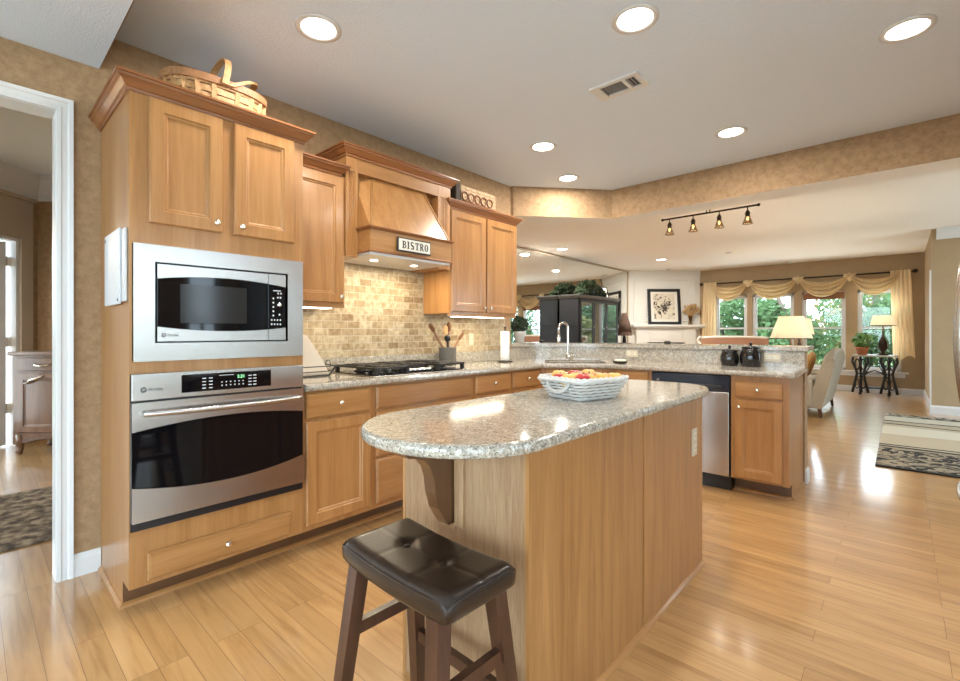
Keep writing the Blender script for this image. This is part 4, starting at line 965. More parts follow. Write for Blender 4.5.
# ---- outlets
def outlet(label, T, a, c, w, h, holes, group='wall plates', mat='plate'):
    o = thing('outlet', label, 'outlet', T(a, 0, c), group)
    MB(T).box(a-w/2, a+w/2, 0.0006, 0.006, c-h/2, c+h/2, 0.002).build('cover_plate', mat, o)
    for da, dc, ww, hh in holes:
        r_ = MB(T).box(a+da-ww/2, a+da+ww/2, 0.006, 0.009, c+dc-hh/2, c+dc+hh/2, 0.0015).build('receptacle', 'soap', o)
        m = MB(T)
        for s in (-1, 1): m.box(a+da+s*ww*0.2-0.001, a+da+s*ww*0.2+0.001, 0.009, 0.0095, c+dc-0.003, c+dc+0.006)
        m.build('slot', 'slot', r_)
    return o
TB = TP(4.438)
outlet('double outlet on the granite bar splash right of the sink', TB, 1.035, 0.992, 0.118, 0.072, [(-0.026, 0, 0.034, 0.036), (0.026, 0, 0.034, 0.036)])
outlet('wide switch plate on the bar splash beside the black canisters', TB, 2.235, 0.995, 0.118, 0.072, [(-0.026, 0, 0.040, 0.030), (0.026, 0, 0.040, 0.030)])
outlet('small pale outlet on the tile left of the paper towels', TW(0.008), 3.19, 1.135, 0.07, 0.115, [(0, 0.022, 0.034, 0.03), (0, -0.022, 0.034, 0.03)])
outlet('outlet on the tile above the wire basket', TW(0.008), 1.57, 1.065, 0.07, 0.085, [(0, 0.018, 0.030, 0.026), (0, -0.018, 0.030, 0.026)], mat='soap')

# ================================================================== ISLAND
isl = thing('kitchen_island', 'oak-panelled island in the middle of the kitchen, outlet on its end', 'island', (1.975, 1.8, 0))
X0, X1, Y0, Y1 = 1.70, 2.25, 1.046, 2.565
MB().box(X0+0.002, X1-0.014, Y0+0.006, Y1-0.004, 0.0, 0.8815).build('body', 'oak', isl)
MB().box(X0, X1-0.012, Y0, Y0+0.006, 0.0, 0.8815).build('end_panel', 'oak_end', isl)
MB().box(X1-0.012, X1, Y0+0.006, 1.817, 0.015, 0.8815).build('side_panel', 'oak', isl)
MB().box(X1-0.012, X1, 1.829, Y1-0.004, 0.015, 0.8815).build('side_panel', 'oak', isl)
mb = MB(); mb.box(X1-0.012, X1+0.002, Y0-0.001, Y0+0.013, 0, 0.8815, 0.001); mb.box(X1-0.004, X1+0.003, 1.828, 1.840, 0.015, 0.8815, 0.001); mb.box(X1-0.010, X1+0.002, Y1-0.014, Y1, 0, 0.8815, 0.001); mb.box(X0-0.002, X0+0.012, Y0-0.002, Y0+0.012, 0, 0.8815, 0.001); mb.build('corner_batten', 'maple', isl)
mb = MB(); mb.sweep([(X1, Y1), (X1, Y0-0.0)], [(o*1.0, u*1.1) for o, u in SHOE]); mb.build('shoe_moulding', 'maple_y', isl)
TI = lambda a, b, c: (X0-b, a, c)
for k in range(3):
    a0 = Y0+0.02+k*0.505; d = panel_door(TI, a0, a0+0.49, 0.13, 0.70).build('door', 'maple', isl); knob(TI, a0+0.45, 0.66, d)
    d = slab_front(TI, a0, a0+0.49, 0.72, 0.865).build('drawer', 'maple_y', isl); knob(TI, a0+0.245, 0.79, d)
# corbel
mb = MB(); pr_ = [(0, 0), (0.0, 0.285), (0.205, 0.285), (0.205, 0.255), (0.190, 0.240), (0.165, 0.235), (0.13, 0.222), (0.105, 0.195), (0.092, 0.16), (0.085, 0.11), (0.070, 0.06), (0.045, 0.02), (0.03, 0)]
mb.rings([[(x, Y0-0.0005-p, 0.597+q) for p, q in pr_] for x in (1.915, 1.963)]); mb.build('corbel', 'corbel', isl)
mb = MB(); mb.box(1.968, 2.006, Y0-0.012, Y0, 0.59, 0.8815, 0.001); mb.box(1.9, 1.968, Y0-0.006, Y0, 0.575, 0.597, 0.001); mb.build('corbel_plate', 'oak_end', isl)
outlet('outlet on the long side of the island near its far corner', lambda a, b, c: (X1+b, a, c), 2.435, 0.655, 0.072, 0.135, [(0, 0.03, 0.034, 0.036), (0, -0.03, 0.034, 0.036)])
# top
ol = []
cxm, sx_ = 1.986, 0.321
for i in range(48):
    t = 2*PI*i/48; c, s = math.cos(t), math.sin(t)
    if s >= 0: p = 2/2.9; ol.append((cxm+sx_*math.copysign(abs(c)**p, c), 2.385+0.31*abs(s)**p))
    else: p = 2/2.05; ol.append((cxm+sx_*math.copysign(abs(c)**p, c), 1.06-0.312*abs(s)**p))
def inset(ol, d):
    n = len(ol); out = []
    for i in range(n):
        a, b = Vector(ol[i-1]), Vector(ol[(i+1) % n]); t = (b-a).normalized(); out.append((ol[i][0]-t.y*d, ol[i][1]+t.x*d))
    return out
mb = MB(); mb.rings([[(x, y, z) for x, y in inset(ol, d)] for d, z in ((0.012, 0.882), (0.003, 0.886), (0.0, 0.894), (0.0, 0.908), (0.004, 0.9165), (0.012, 0.920))], smooth=False)
tp = mb.build('island_top', 'granite'); tag(tp, 'long rounded granite top on the island', 'countertop')
for f in tp.data.polygons: f.use_smooth = abs(f.normal.z) < 0.98

# ================================================================== STOOL
st = local(thing('bar_stool', 'backless stool with tufted dark brown leather seat at the island', 'stool', (2.073, 0.819, 0), None, math.radians(-1.5)))
SA, SB = 0.221, 0.116
def seat_top(u, v):
    """u, v in -1..1"""
    x, y = u*SA, v*SB
    e = max(abs(u), abs(v))
    edge = -0.014*max(0, (abs(u)-0.86)/0.14)**2.2-0.014*max(0, (abs(v)-0.78)/0.22)**2.2
    saddle = 0.012*u*u
    z = 0.616+saddle+edge
    for bx in (-0.075, 0.075):
        d = math.hypot(x-bx, (y-0.0)); z -= 0.011*math.exp(-(d/0.022)**2)
        z -= 0.002*math.exp(-((x-bx)/0.005)**2)
    z -= 0.002*math.exp(-(y/0.005)**2)
    return z
mb = MB(); nu, nv = 56, 36
def sq(t): return math.copysign(abs(t)**0.9, t)
def seat_xy(u, v):
    k = 1.0; r = 0.10
    # round the plan corners a little
    au, av = abs(u), abs(v)
    cu, cv = 1-r*SB/SA*1.0, 1-r
    x, y = u*SA, v*SB
    c_ = max(0, au-0.9)*max(0, av-0.85)*1.2
    return x*(1-c_), y*(1-c_*1.3)
top = [[(*seat_xy(-1+2*i/nu, -1+2*j/nv), seat_top(-1+2*i/nu, -1+2*j/nv)) for j in range(nv+1)] for i in range(nu+1)]
TV = [[mb.V(p) for p in r] for r in top]
for i in range(nu):
    for j in range(nv): mb.F([TV[i][j], TV[i+1][j], TV[i+1][j+1], TV[i][j+1]], True)
loop = [(i, 0) for i in range(nu)]+[(nu, j) for j in range(nv)]+[(nu-i, nv) for i in range(nu)]+[(0, nv-j) for j in range(nv)]
prev = [TV[i][j] for i, j in loop]
for sc, dz in ((1.010, -0.008), (1.014, -0.022), (1.008, -0.044), (0.975, -0.052)):
    cur = [mb.V((top[i][j][0]*sc, top[i][j][1]*sc*1.01, 0.616+0.012*(-1+2*i/nu)**2-0.014+dz)) for i, j in loop]
    for k in range(len(loop)):
        q = (k+1) % len(loop); mb.F([prev[k], prev[q], cur[q], cur[k]], True)
    prev = cur
mb.F(prev[::-1])
seat = mb.build('seat', 'leather', st)
for bx in (-0.075, 0.075): MB().ball((bx, 0, 0.616+0.012*(bx/SA)**2-0.010), (0.010, 0.010, 0.005)).build('tuft_button', 'leather', seat)
ring = [(seat_xy(-1+2*i/nu, -1+2*j/nv), top[i][j][2]) for i, j in loop]
MB().tube([(x*1.008, y*1.010, z-0.004) for (x, y), z in ring[::2]], 0.0032, 6, closed=True).build('piping', 'leather', seat)
mb = MB(); mb.box(-0.15, 0.15, -0.075, -0.055, 0.53, 0.556); mb.box(-0.15, 0.15, 0.055, 0.075, 0.53, 0.556); mb.box(-0.15, -0.13, -0.055, 0.055, 0.53, 0.556); mb.box(0.13, 0.15, -0.055, 0.055, 0.53, 0.556); mb.build('seat_frame', 'darkwood', st)
LEG = {}
for a in (-1, 1):
    for b in (-1, 1):
        p0, p1 = Vector((a*0.166, b*0.094, 0.555)), Vector((a*0.214, b*0.155, 0.0)); LEG[a, b] = (p0, p1)
        MB().bar(p0, p1, 0.042, 0.034).build('leg', 'darkwood', st)
def lp(a, b, z): p0, p1 = LEG[a, b]; return p0+(p1-p0)*((0.555-z)/0.555)
for p, q, z in (((-1, -1), (-1, 1), 0.38), ((1, -1), (1, 1), 0.38), ((-1, -1), (1, -1), 0.20), ((-1, 1), (1, 1), 0.26)):
    MB().bar(lp(*p, z), lp(*q, z), 0.022, 0.022, 0.034, 0.034).build('stretcher', 'darkwood', st)

# ================================================================== ON THE ISLAND: fruit basket
fbk = local(thing('fruit_basket', 'whitewashed rectangular wicker basket of fruit on the island', 'basket', (1.985, 1.805, 0.920), None, math.radians(-14)))
def bl(z):
    k = z/0.085; return 0.092+0.040*k, 0.106+0.038*k
mb = MB()
for i in range(6):
    z = 0.009+0.0132*i; hx, hy = bl(z); P = []
    pts = rrect(-hx, hx, -hy, hy, 0.02, 3); dense = []
    for k in range(len(pts)):
        a, b = Vector(pts[k]), Vector(pts[(k+1) % len(pts)]); m_ = max(1, int((b-a).length/0.012))
        for q in range(m_): dense.append(a+(b-a)*q/m_)
    for k, p in enumerate(dense):
        w = 0.006*(1 if (k//2+i) % 2 else -1); l = p.length; P.append((p.x*(1+w/l), p.y*(1+w/l), z))
    mb.tube(P, 0.0056, 6, closed=True)
mb.build('woven_wall', 'wicker_w', fbk)
mb = MB(); hx, hy = bl(0.085); L0 = rrect(-hx, hx, -hy, hy, 0.025, 4)
dense = []
for k in range(len(L0)):
    a, b = Vector(L0[k]), Vector(L0[(k+1) % len(L0)]); m_ = max(1, int((b-a).length/0.01))
    for q in range(m_): dense.append(a+(b-a)*q/m_)
for s in (0, 1, 2): mb.tube([(p.x+0.006*math.cos(k*0.7+s*2.1), p.y+0.006*math.sin(k*0.7+s*2.1), 0.086+0.006*math.sin(k*0.7+s*2.1)) for k, p in enumerate(dense)], 0.006, 5, closed=True)
mb.build('braided_rim', 'wicker_w', fbk)
hx, hy = bl(0.0); MB().box(-hx, hx, -hy, hy, 0.001, 0.008).build('base', 'wicker_w', fbk)
for s in (-1, 1):
    hx, hy = bl(0.06); mb = MB()
    for dz in (0, 0.007): mb.tube([(0.065*math.cos(PI*i/10), s*(hy+0.012+0.010*math.sin(PI*i/10)), 0.080-dz-0.042*math.sin(PI*i/10)) for i in range(11)], 0.005, 6)
    mb.build('handle', 'wicker_w', fbk)
FR = [(-0.10, -0.07, 'p'), (-0.05, -0.11, 'a'), (0.02, -0.12, 'p'), (0.09, -0.09, 'a'), (-0.02, -0.03, 'p'), (0.06, -0.02, 'p'), (-0.09, 0.03, 'a'), (0.0, 0.05, 'a'), (0.08, 0.06, 'p'), (-0.06, 0.11, 'p'), (0.03, 0.12, 'a'), (0.10, 0.13, 'p')]
ca, sa = math.cos(math.radians(-14)), math.sin(math.radians(-14))
desc = {('p'): 'yellow peach', ('a'): 'red apple'}
where = ['at the left end', 'at the near left', 'at the near corner', 'at the near right', 'in the middle', 'right of the middle', 'at the far left', 'in the centre back', 'at the right', 'at the far left corner', 'at the far side', 'at the far right corner']
for i, (x, y, k) in enumerate(FR):
    x, y = x*0.84, y*0.84; wx, wy = 1.985+x*ca-y*sa, 1.805+x*sa+y*ca; r = 0.036 if k == 'p' else 0.033; z = 0.9285+r
    zz = 0.993 + (0.002 if i % 3 else 0.009)
    o = thing('peach' if k == 'p' else 'apple', '%s %s of the white wicker basket' % (desc[k], where[i]), 'fruit', (wx, wy, zz), 'fruit in the white basket')
    mb = MB(); mb.lathe([(0.002, -r*0.86), (r*0.5, -r*0.88), (r*0.85, -r*0.5), (r, 0), (r*0.92, r*0.45), (r*0.6, r*0.82), (r*0.25, r*0.86), (0.001, r*0.74)], (wx, wy, zz), n=16); mb.build('flesh', 'peach' if k == 'p' else 'red_apple', o)
    MB().tube([(wx, wy, zz+r*0.74), (wx+0.003, wy, zz+r*1.08)], 0.0018, 5).build('stem', 'bark', o)
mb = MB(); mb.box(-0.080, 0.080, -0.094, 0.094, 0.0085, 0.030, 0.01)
mb.rings([[(x, y, z) for x, y in rrect(-bl(z)[0]*k, bl(z)[0]*k, -bl(z)[1]*k, bl(z)[1]*k, 0.02, 3)] for z, k in ((0.004, 0.93), (0.078, 0.945), (0.078, 0.93), (0.010, 0.91))], cap0=False, cap1=False); mb.build('inner_wall', 'splint_dark', fbk)  # dark shell added inside the weave paints the shade in its gaps

# ================================================================== BASKETS ON TOP OF THE CABINETS
pk = thing('picnic_basket', 'oval splint picnic basket with a swing handle on the oven cabinet', 'basket', (0.36, 0.87, 2.24))
pcx, pcy, PX, PY, PZ0, PH = 0.36, 0.87, 0.155, 0.235, 2.2415, 0.215
def pe(t, k=1.0, e=2.6): c, s = math.cos(t), math.sin(t); return (pcx+PX*k*math.copysign(abs(c)**(2/e), c), pcy+PY*k*math.copysign(abs(s)**(2/e), s))
mb = MB(); mb.rings([[(*pe(2*PI*i/40, k), PZ0+z) for i in range(40)] for k, z in ((0.80, 0.0), (0.86, 0.06), (0.94, 0.15), (0.975, PH), (0.955, PH), (0.78, 0.012))], smooth=True); mb.build('inner_wall', 'splint_dark', pk)
mb = MB()
for r_ in range(6):
    z0 = 0.006+r_*0.034; P = []
    for i in range(81):
        t = 2*PI*i/80; k = 0.80+0.175*(z0+0.015)/PH+0.010+(0.014 if (i//4+r_) % 2 else -0.002)/1.0
        P.append((t, k))
    lo = []
    for t, k in P[:-1]:
        x0, y0 = pe(t, k); x1, y1 = pe(t, k+0.02); lo.append([(x0, y0, PZ0+z0), (x1, y1, PZ0+z0), (x1, y1, PZ0+z0+0.030), (x0, y0, PZ0+z0+0.030)])
    lo.append(lo[0]); mb.rings(lo, cap0=False, cap1=False)
mb.build('splint_weave', 'splint', pk)
mb = MB()
for i in range(20):
    t = 2*PI*(i+0.5)/20; a = Vector((*pe(t, 0.845), PZ0+0.004)); b = Vector((*pe(t, 1.012), PZ0+PH-0.01)); mb.bar(a, b, 0.004, 0.004, 0.022, 0.024)
mb.build('upright_splints', 'splint', pk)
mb = MB(); lo = []
for i in range(49):
    t = 2*PI*i/48; lo.append([(*pe(t, k), PZ0+z) for k, z in ((0.965, PH-0.028), (1.055, PH-0.028), (1.055, PH+0.008), (0.965, PH+0.008))])
mb.rings(lo, cap0=False, cap1=False); mb.build('rim_band', 'splint_mid', pk)
for dy, tilt, top_ in ((-0.012, 0.20, 0.19), (0.016, 1.0, 0.20)):
    lo = []
    for i in range(21):
        t = PI*i/20; hgt = top_*math.sin(t)**0.75; x = pcx+PX*1.10*math.cos(t); y = pcy+dy+hgt*math.sin(tilt); z = PZ0+PH-0.02+hgt*math.cos(tilt)
        w = 0.015; nx, nz = math.cos(t), math.sin(t); th = 0.004
        lo.append([(x-nx*th, y-w, z-nz*th), (x+nx*th, y-w, z+nz*th), (x+nx*th, y+w, z+nz*th), (x-nx*th, y+w, z-nz*th)])
    MB().rings(lo).build('swing_handle', 'splint', pk)
wbx = thing('woven_box', 'open brown woven box with looped front on the right wall cabinet', 'box', (0.19, 2.98, 2.205))
mb = MB()
bx0, bx1, by0, by1, bz0, bz1 = 0.10, 0.27, 2.73, 3.24, 2.2065, 2.455
mb.box(bx0, bx1, by0, by1, bz0, bz0+0.012); mb.box(bx0, bx0+0.01, by0, by1, bz0, bz1); mb.box(bx1-0.01, bx1, by0+0.06, by1, bz0, bz1-0.01); mb.box(bx0, bx1, by1-0.01, by1, bz0, bz1-0.01); mb.build('box_wall', 'straw_weave', wbx)
mb = MB(); mb.prism([(bx0-0.004, by0-0.004), (bx1+0.004, by0-0.004), (bx1+0.004, by0+0.055), (bx0-0.004, by0+0.055)], bz0+0.001, bz1+0.01, 0.012); mb.build('dark_end', plain('dark_wicker', (0.035, 0.022, 0.015), 0.7), wbx)
mb = MB()
for r_ in range(7):
    for k in range(11):
        y = by0+0.07+0.04*k; z = bz0+0.01+0.033*r_
        if (k+r_) % 2: mb.box(bx1, bx1+0.006, y, y+0.042, z, z+0.024)
        else: mb.box(bx1-0.001, bx1+0.003, y, y+0.042, z+0.004, z+0.028)
mb.build('weave', 'straw_weave', wbx)
mb = MB()
for y in (2.78, 2.86, 2.94, 3.02, 3.10):
    for dz in (0.06, 0.15): mb.tube([(bx1+0.010, y+0.050+0.034*math.cos(t*PI/10), bz0+dz+0.036*math.sin(t*PI/10)) for t in range(20)], 0.006, 6, closed=True)
mb.tube([(bx1+0.010, 2.80, bz0+0.105), (bx1+0.010, 3.2, bz0+0.105)], 0.005, 6); mb.build('scroll_weave', 'splint_dark', wbx)

# ================================================================== ON THE COUNTER AND BAR
for cx_, cy_, r, h, lab in ((1.938, 4.345, 0.072, 0.122, 'shorter glossy black canister on the peninsula, left of its mate'), (2.098, 4.345, 0.081, 0.150, 'taller glossy black lidded canister, nearer the switch plate')):
    o = thing('canister', lab, 'canister', (cx_, cy_, 0.92), 'black canisters')
    MB().lathe([(r*0.80, 0), (r*0.86, 0.004), (r, h*0.35), (r*1.0, h*0.62), (r*0.86, h*0.86), (r*0.80, h*0.92), (r*0.84, h), (0, h)], (cx_, cy_, 0.9205), n=26).build('body', 'ceramic_black', o)
    MB().lathe([(r*0.86, 0), (r*0.86, 0.008), (r*0.5, 0.018), (0.008, 0.021), (0.008, 0.028), (0.014, 0.036), (0.010, 0.044), (0, 0.046)], (cx_, cy_, 0.9207+h), n=22).build('lid', 'ceramic_black', o)
def leafball(mb, c, r, n, sz, squash=1.0, rnd=random):
    for _ in range(n):
        while True:
            v = Vector((rnd.uniform(-1, 1), rnd.uniform(-1, 1), rnd.uniform(-1, 1)))
            if 0.2 < v.length < 1: break
        v = v.normalized()*(v.length**0.5)*r; p = Vector(c)+Vector((v.x, v.y, v.z*squash))
        a = Vector((rnd.gauss(0, 1), rnd.gauss(0, 1), rnd.gauss(0, 1))).normalized(); b = a.orthogonal().normalized()
        s_ = sz*rnd.uniform(0.6, 1.3)
        q = [p+a*s_, p+b*s_*0.5+a*0.1*s_, p-a*s_, p-b*s_*0.5+a*0.1*s_]
        mb.F([mb.V(tuple(x)) for x in q])
tpx, tpy = -0.155, 4.16
o = thing('potted_topiary', 'small round green topiary in a pale pot on the bar end', 'plant', (tpx, tpy, 1.087))
MB().lathe([(0.050, 0), (0.062, 0.10), (0.068, 0.105), (0.068, 0.125), (0.060, 0.125), (0.058, 0.11), (0, 0.11)], (tpx, tpy, 1.0875)).build('pot', 'galv', o)
mb = MB(); leafball(mb, (tpx, tpy, 1.285), 0.095, 420, 0.022); mb.ball((tpx, tpy, 1.285), 0.07); mb.build('foliage', 'leaf', o)
for x, y, lab in ((0.06, 4.28, 'tiny dark ornament on the bar beside the topiary'), (1.30, 4.66, 'tiny dark ornament on the bar in front of the fireplace')):
    o = tag(MB().lathe([(0.018, 0), (0.026, 0.012), (0.020, 0.024), (0.008, 0.028), (0, 0.03)], (x, y, 1.0875), n=14, sx=1.5).build('bar_ornament', 'iron'), lab, 'ornament')

# ================================================================== CEILING: downlights, vent, track light, detectors
def downlight(label, x, y, r=0.082, e=13.0, grp='recessed ceiling lights'):
    o = thing('recessed_light', label, 'ceiling light', (x, y, ZC), grp)
    MB().lathe([(r*1.34, 0), (r*1.34, -0.004), (r*1.08, -0.008), (r, -0.003), (r, 0)], (x, y, ZC-0.0005), n=32).build('trim_ring', 'white', o)
    MB().lathe([(r*0.99, -0.001), (r*0.99, -0.003), (r*0.6, -0.006), (0, -0.007)], (x, y, ZC-0.0005), n=32).build('lens', 'bulb', o)
    lamp('downlight_lamp', 'AREA', (x, y, ZC-0.012), e, (1, 0.94, 0.86), r*1.6, o)
    return o
for x, y, lab in ((0.865, 1.175, 'recessed light nearest the oven cabinet'), (2.063, 2.17, 'recessed light above the near end of the island'), (3.04, 3.155, 'recessed light nearest the refrigerator, at the right of the kitchen ceiling'),
                  (2.062, 3.885, 'recessed light in front of the beam above the dishwasher'), (0.85, 3.157, 'recessed light between the vent and the corner'), (0.589, 3.968, 'recessed light tucked into the angled corner of the beam')):
    downlight(lab, x, y)
for x, y, lab in ((-1.57, 7.29, 'living room recessed light nearest the mirror'), (-0.70, 9.74, 'living room recessed light in front of the fireplace')): downlight(lab, x, y, 0.09, 60)
for x, y, lab in ((0.60, 9.69, 'small white smoke detector on the living room ceiling'), (-1.15, 11.35, 'tiny white sensor on the ceiling near the fireplace'), (1.25, 11.9, 'tiny white sensor on the ceiling near the windows')):
    o = thing('smoke_detector', lab, 'detector', (x, y, ZC), 'ceiling detectors'); r = 0.065 if y < 10 else 0.04
    MB().lathe([(r, 0), (r, -0.012), (r*0.8, -0.03), (r*0.4, -0.034), (0, -0.034)], (x, y, ZC-0.0005), n=20).build('cover', 'white', o)
vt = thing('ceiling_vent', 'white louvred air vent in the kitchen ceiling', 'vent', (1.73, 2.69, ZC))
mb = MB()
for p, q, u, v in wall_rects(1.575, 1.885, 2.60, 2.78, [(1.635, 1.775, 2.628, 2.752), (1.795, 1.855, 2.628, 2.752)]): mb.box(p, q, u, v, ZC-0.014, ZC-0.0005)
mb.build('frame', 'white', vt)
MB().box(1.63, 1.86, 2.62, 2.76, ZC-0.002, ZC-0.0006).build('dark_duct', 'slot', vt)
for k in range(7): MB().bar((1.635+0.01, 2.640+0.017*k, ZC-0.005), (1.775, 2.640+0.017*k, ZC-0.005), 0.008, 0.008, 0.002, 0.002).build('louvre', 'grey_plastic', vt)
for k in range(3): MB().bar((1.805+0.02*k, 2.63, ZC-0.005), (1.805+0.02*k, 2.75, ZC-0.005), 0.008, 0.008, 0.002, 0.002).build('louvre', 'grey_plastic', vt)
tl = thing('track_light', 'dark bronze track light with four glass-shaded spots on the living room ceiling', 'track light', (1.29, 6.0, ZC))
MB().lathe([(0.075, 0), (0.075, -0.012), (0.045, -0.035), (0.02, -0.04), (0, -0.04)], (1.29, 6.0, ZC-0.0005), n=24).build('canopy', 'bronze', tl)
mb = MB(); zb = 2.642
for dx in (-0.018, 0.022): mb.tube([(1.29+dx, 6.0, ZC-0.03), (1.29+dx, 6.0, zb)], 0.007, 8)
mb.build('stem', 'bronze', tl)
mb = MB(); mb.tube([(0.745, 6.0, zb), (1.825, 6.0, zb)], 0.011, 10); mb.ball((0.745, 6.0, zb), 0.018); mb.ball((1.825, 6.0, zb), 0.018); mb.build('rail', 'bronze', tl)
for x in (0.835, 1.12, 1.415, 1.715):
    h = MB(); h.tube([(x, 6.0, zb), (x, 6.0, zb-0.05)], 0.006, 8); h.lathe([(0.010, 0), (0.022, -0.02), (0.026, -0.065), (0.020, -0.075)], (x, 6.0, zb-0.04), n=14)
    h.tube([(x-0.03, 6.0, zb-0.075), (x+0.03, 6.0, zb-0.075)], 0.005, 6); ho = h.build('spot_head', 'bronze', tl)
    mb = MB(); mb.lathe([(0.024, 0), (0.034, -0.035), (0.056, -0.095), (0.052, -0.095), (0.031, -0.035), (0.021, 0)], (x, 6.0, zb-0.105), n=18); mb.build('glass_shade', 'lamp_glass', ho)
    MB().ball((x, 6.0, zb-0.135), (0.016, 0.016, 0.024)).build('bulb', plain('track_bulb', (1, 1, 1), emit=(1, 0.85, 0.6), es=2.0), ho)
    lamp('spot_lamp', 'POINT', (x, 6.0, zb-0.215), 1.5, (1, 0.90, 0.76), 0.05, tl)

# ================================================================== LIVING ROOM
MB().box(XM+0.0005, XM+0.006, 4.6, 6.205, 0.11, 2.68)
def mirror_panel(y0, y1, lab):
    tag(MB().box(XM+0.001, XM+0.007, y0+0.002, y1-0.002, 0.12, 2.675).build('mirror_panel', 'mirror'), lab, 'mirror', 'wall mirror panels')
mirror_panel(4.60, 6.21, 'mirror panel of the living room wall hidden behind the wall cabinet'); mirror_panel(6.21, 7.83, 'first mirror panel beside the wall cabinet, left of the black cabinet'); mirror_panel(7.83, 9.45, 'middle mirror panel behind the black cabinet'); mirror_panel(9.45, 10.93, 'mirror panel nearest the white fireplace wall')
mb = MB(); mb.box(XM, XM+0.02, 4.6, 10.95, 2.676, 2.70); struct(mb.build('trim_7', 'tan_and_shade'))
# black display cabinet
AX0, AX1, AY0, AY1, AZ = XM+0.012, -1.545, 7.83, 9.50, 1.90
ar = thing('display_cabinet', 'long black cabinet with glass doors standing against the mirror', 'cabinet', (-1.77, 8.66, 0))
mb = MB(); mb.box(AX0, AX1, AY0, AY0+0.03, 0, AZ); mb.box(AX0, AX1, AY1-0.03, AY1, 0, AZ); mb.box(AX0, AX0+0.02, AY0, AY1, 0, AZ); mb.box(AX0, AX1, AY0, AY1, AZ-0.03, AZ); mb.box(AX0, AX1, AY0, AY1, 0, 0.75); mb.box(AX0, AX1-0.04, AY0, AY1, 1.30, 1.32)
mb.build('carcass', 'black_wood', ar)
mb = MB(); mb.sweep([(AX0, AY0), (AX1, AY0), (AX1, AY1), (AX0, AY1)], [(0, 0), (-0.02, 0.01), (-0.05, 0.06), (-0.05, 0.075), (0, 0.075)], AZ-0.05); mb.build('cornice', plain('grey_black_cornice', (0.07, 0.068, 0.066), 0.3), ar)
for k in range(3):
    y0 = AY0+0.04+k*0.53; TA = TW(AX1)
    mb = MB(TA)
    for p, q, u, v in wall_rects(y0, y0+0.525, 0.78, 1.84, [(y0+0.05, y0+0.475, 0.84, 1.78)]): mb.box(p, q, 0.0005, 0.02, u, v)
    d = mb.build('glass_door', 'black_wood', ar)
    MB(TA).box(y0+0.05, y0+0.475, 0.006, 0.012, 0.84, 1.78).build('glass_pane', plain('cabinet_glass_%d' % k, (0.30, 0.33, 0.34), 0.02, 0.9), d); knob(TA, y0+0.5, 1.3, d)
for k in range(3): d = panel_door(TW(AX1), AY0+0.04+k*0.53, AY0+0.565+k*0.53, 0.08, 0.74).build('door', 'black_wood', ar)
pl = thing('trailing_plant', 'bushy dark green trailing plant on top of the black cabinet', 'plant', (-1.72, 8.55, AZ+0.03))
MB().lathe([(0.10, 0), (0.14, 0.10), (0.13, 0.10), (0.12, 0.02), (0, 0.02)], (-1.74, 8.55, AZ+0.026)).build('pot', 'bronze', pl)
mb = MB(); R_ = random.Random(3)
for c, r, n in (((-1.74, 8.55, AZ+0.20), 0.20, 260), ((-1.74, 8.35, AZ+0.17), 0.16, 160), ((-1.74, 8.78, AZ+0.15), 0.17, 160), ((-1.70, 8.15, AZ+0.10), 0.09, 70), ((-1.66, 9.0, AZ+0.09), 0.10, 70)): leafball(mb, c, r, n, 0.055, 0.8, R_)
mb.build('foliage', 'leaf', pl)
fr = local(thing('leaning_photo', 'small dark framed photo leaning on top of the black cabinet', 'picture', (-1.78, 9.33, AZ+0.027), None, 0.0))
mb = MB()
def lean(a, b, c): return (b+0.28*c*-1+0.04, a, c)
TL_ = lambda a, b, c: (0.05+b-0.25*c, a, c)
for p, q, u, v in wall_rects(-0.11, 0.11, 0.0, 0.27, [(-0.085, 0.085, 0.025, 0.245)]): mb.box(0, 0, 0, 0, 0, 0) if False else None
mb = MB(TL_)
for p, q, u, v in wall_rects(-0.11, 0.11, 0.001, 0.27, [(-0.085, 0.085, 0.025, 0.245)]): mb.box(p, q, 0, 0.018, u, v)
mb.build('frame', 'black_wood', fr); MB(TL_).box(-0.085, 0.085, 0.002, 0.008, 0.025, 0.245).build('print', 'matboard', fr)
# dark lamp between cabinet and fireplace (on a small pedestal)
ps = thing('pedestal_table', 'slim dark pedestal table beside the black cabinet', 'table', (-1.70, 10.15, 0))
MB().lathe([(0.16, 0), (0.16, 0.02), (0.03, 0.05), (0.03, 0.72), (0.06, 0.75)], (-1.70, 10.15, 0), n=18).build('column', 'darkwood', ps); MB().lathe([(0.2, 0), (0.2, 0.02), (0, 0.02)], (-1.70, 10.15, 0.75), n=24).build('top', 'darkwood', ps)
ol_ = thing('table_lamp', 'table lamp with flared brown shade between the black cabinet and fireplace', 'lamp', (-1.70, 10.15, 0.77))
MB().lathe([(0.08, 0), (0.08, 0.02), (0.025, 0.05), (0.045, 0.20), (0.02, 0.40), (0.012, 0.55)], (-1.70, 10.15, 0.7705), n=16).build('base', 'bronze', ol_)
MB().lathe([(0.06, 0.34), (0.075, 0.26), (0.12, 0.12), (0.165, -0.10), (0.158, -0.10), (0.055, 0.33)], (-1.70, 10.15, 1.30), n=16).build('lamp_shade', 'shade_dark', ol_)
mb = MB()
mb.rings([[(-1.70+rr*(1+0.03*(k % 2))*math.cos(2*PI*k/40), 10.15+rr*(1+0.03*(k % 2))*math.sin(2*PI*k/40), zz) for k in range(40)] for rr, zz in ((0.162, 1.205), (0.164, 1.12), (0.158, 1.12), (0.156, 1.205))], cap0=False, cap1=False)
mb.build('fringe', 'shade_dark', ol_)

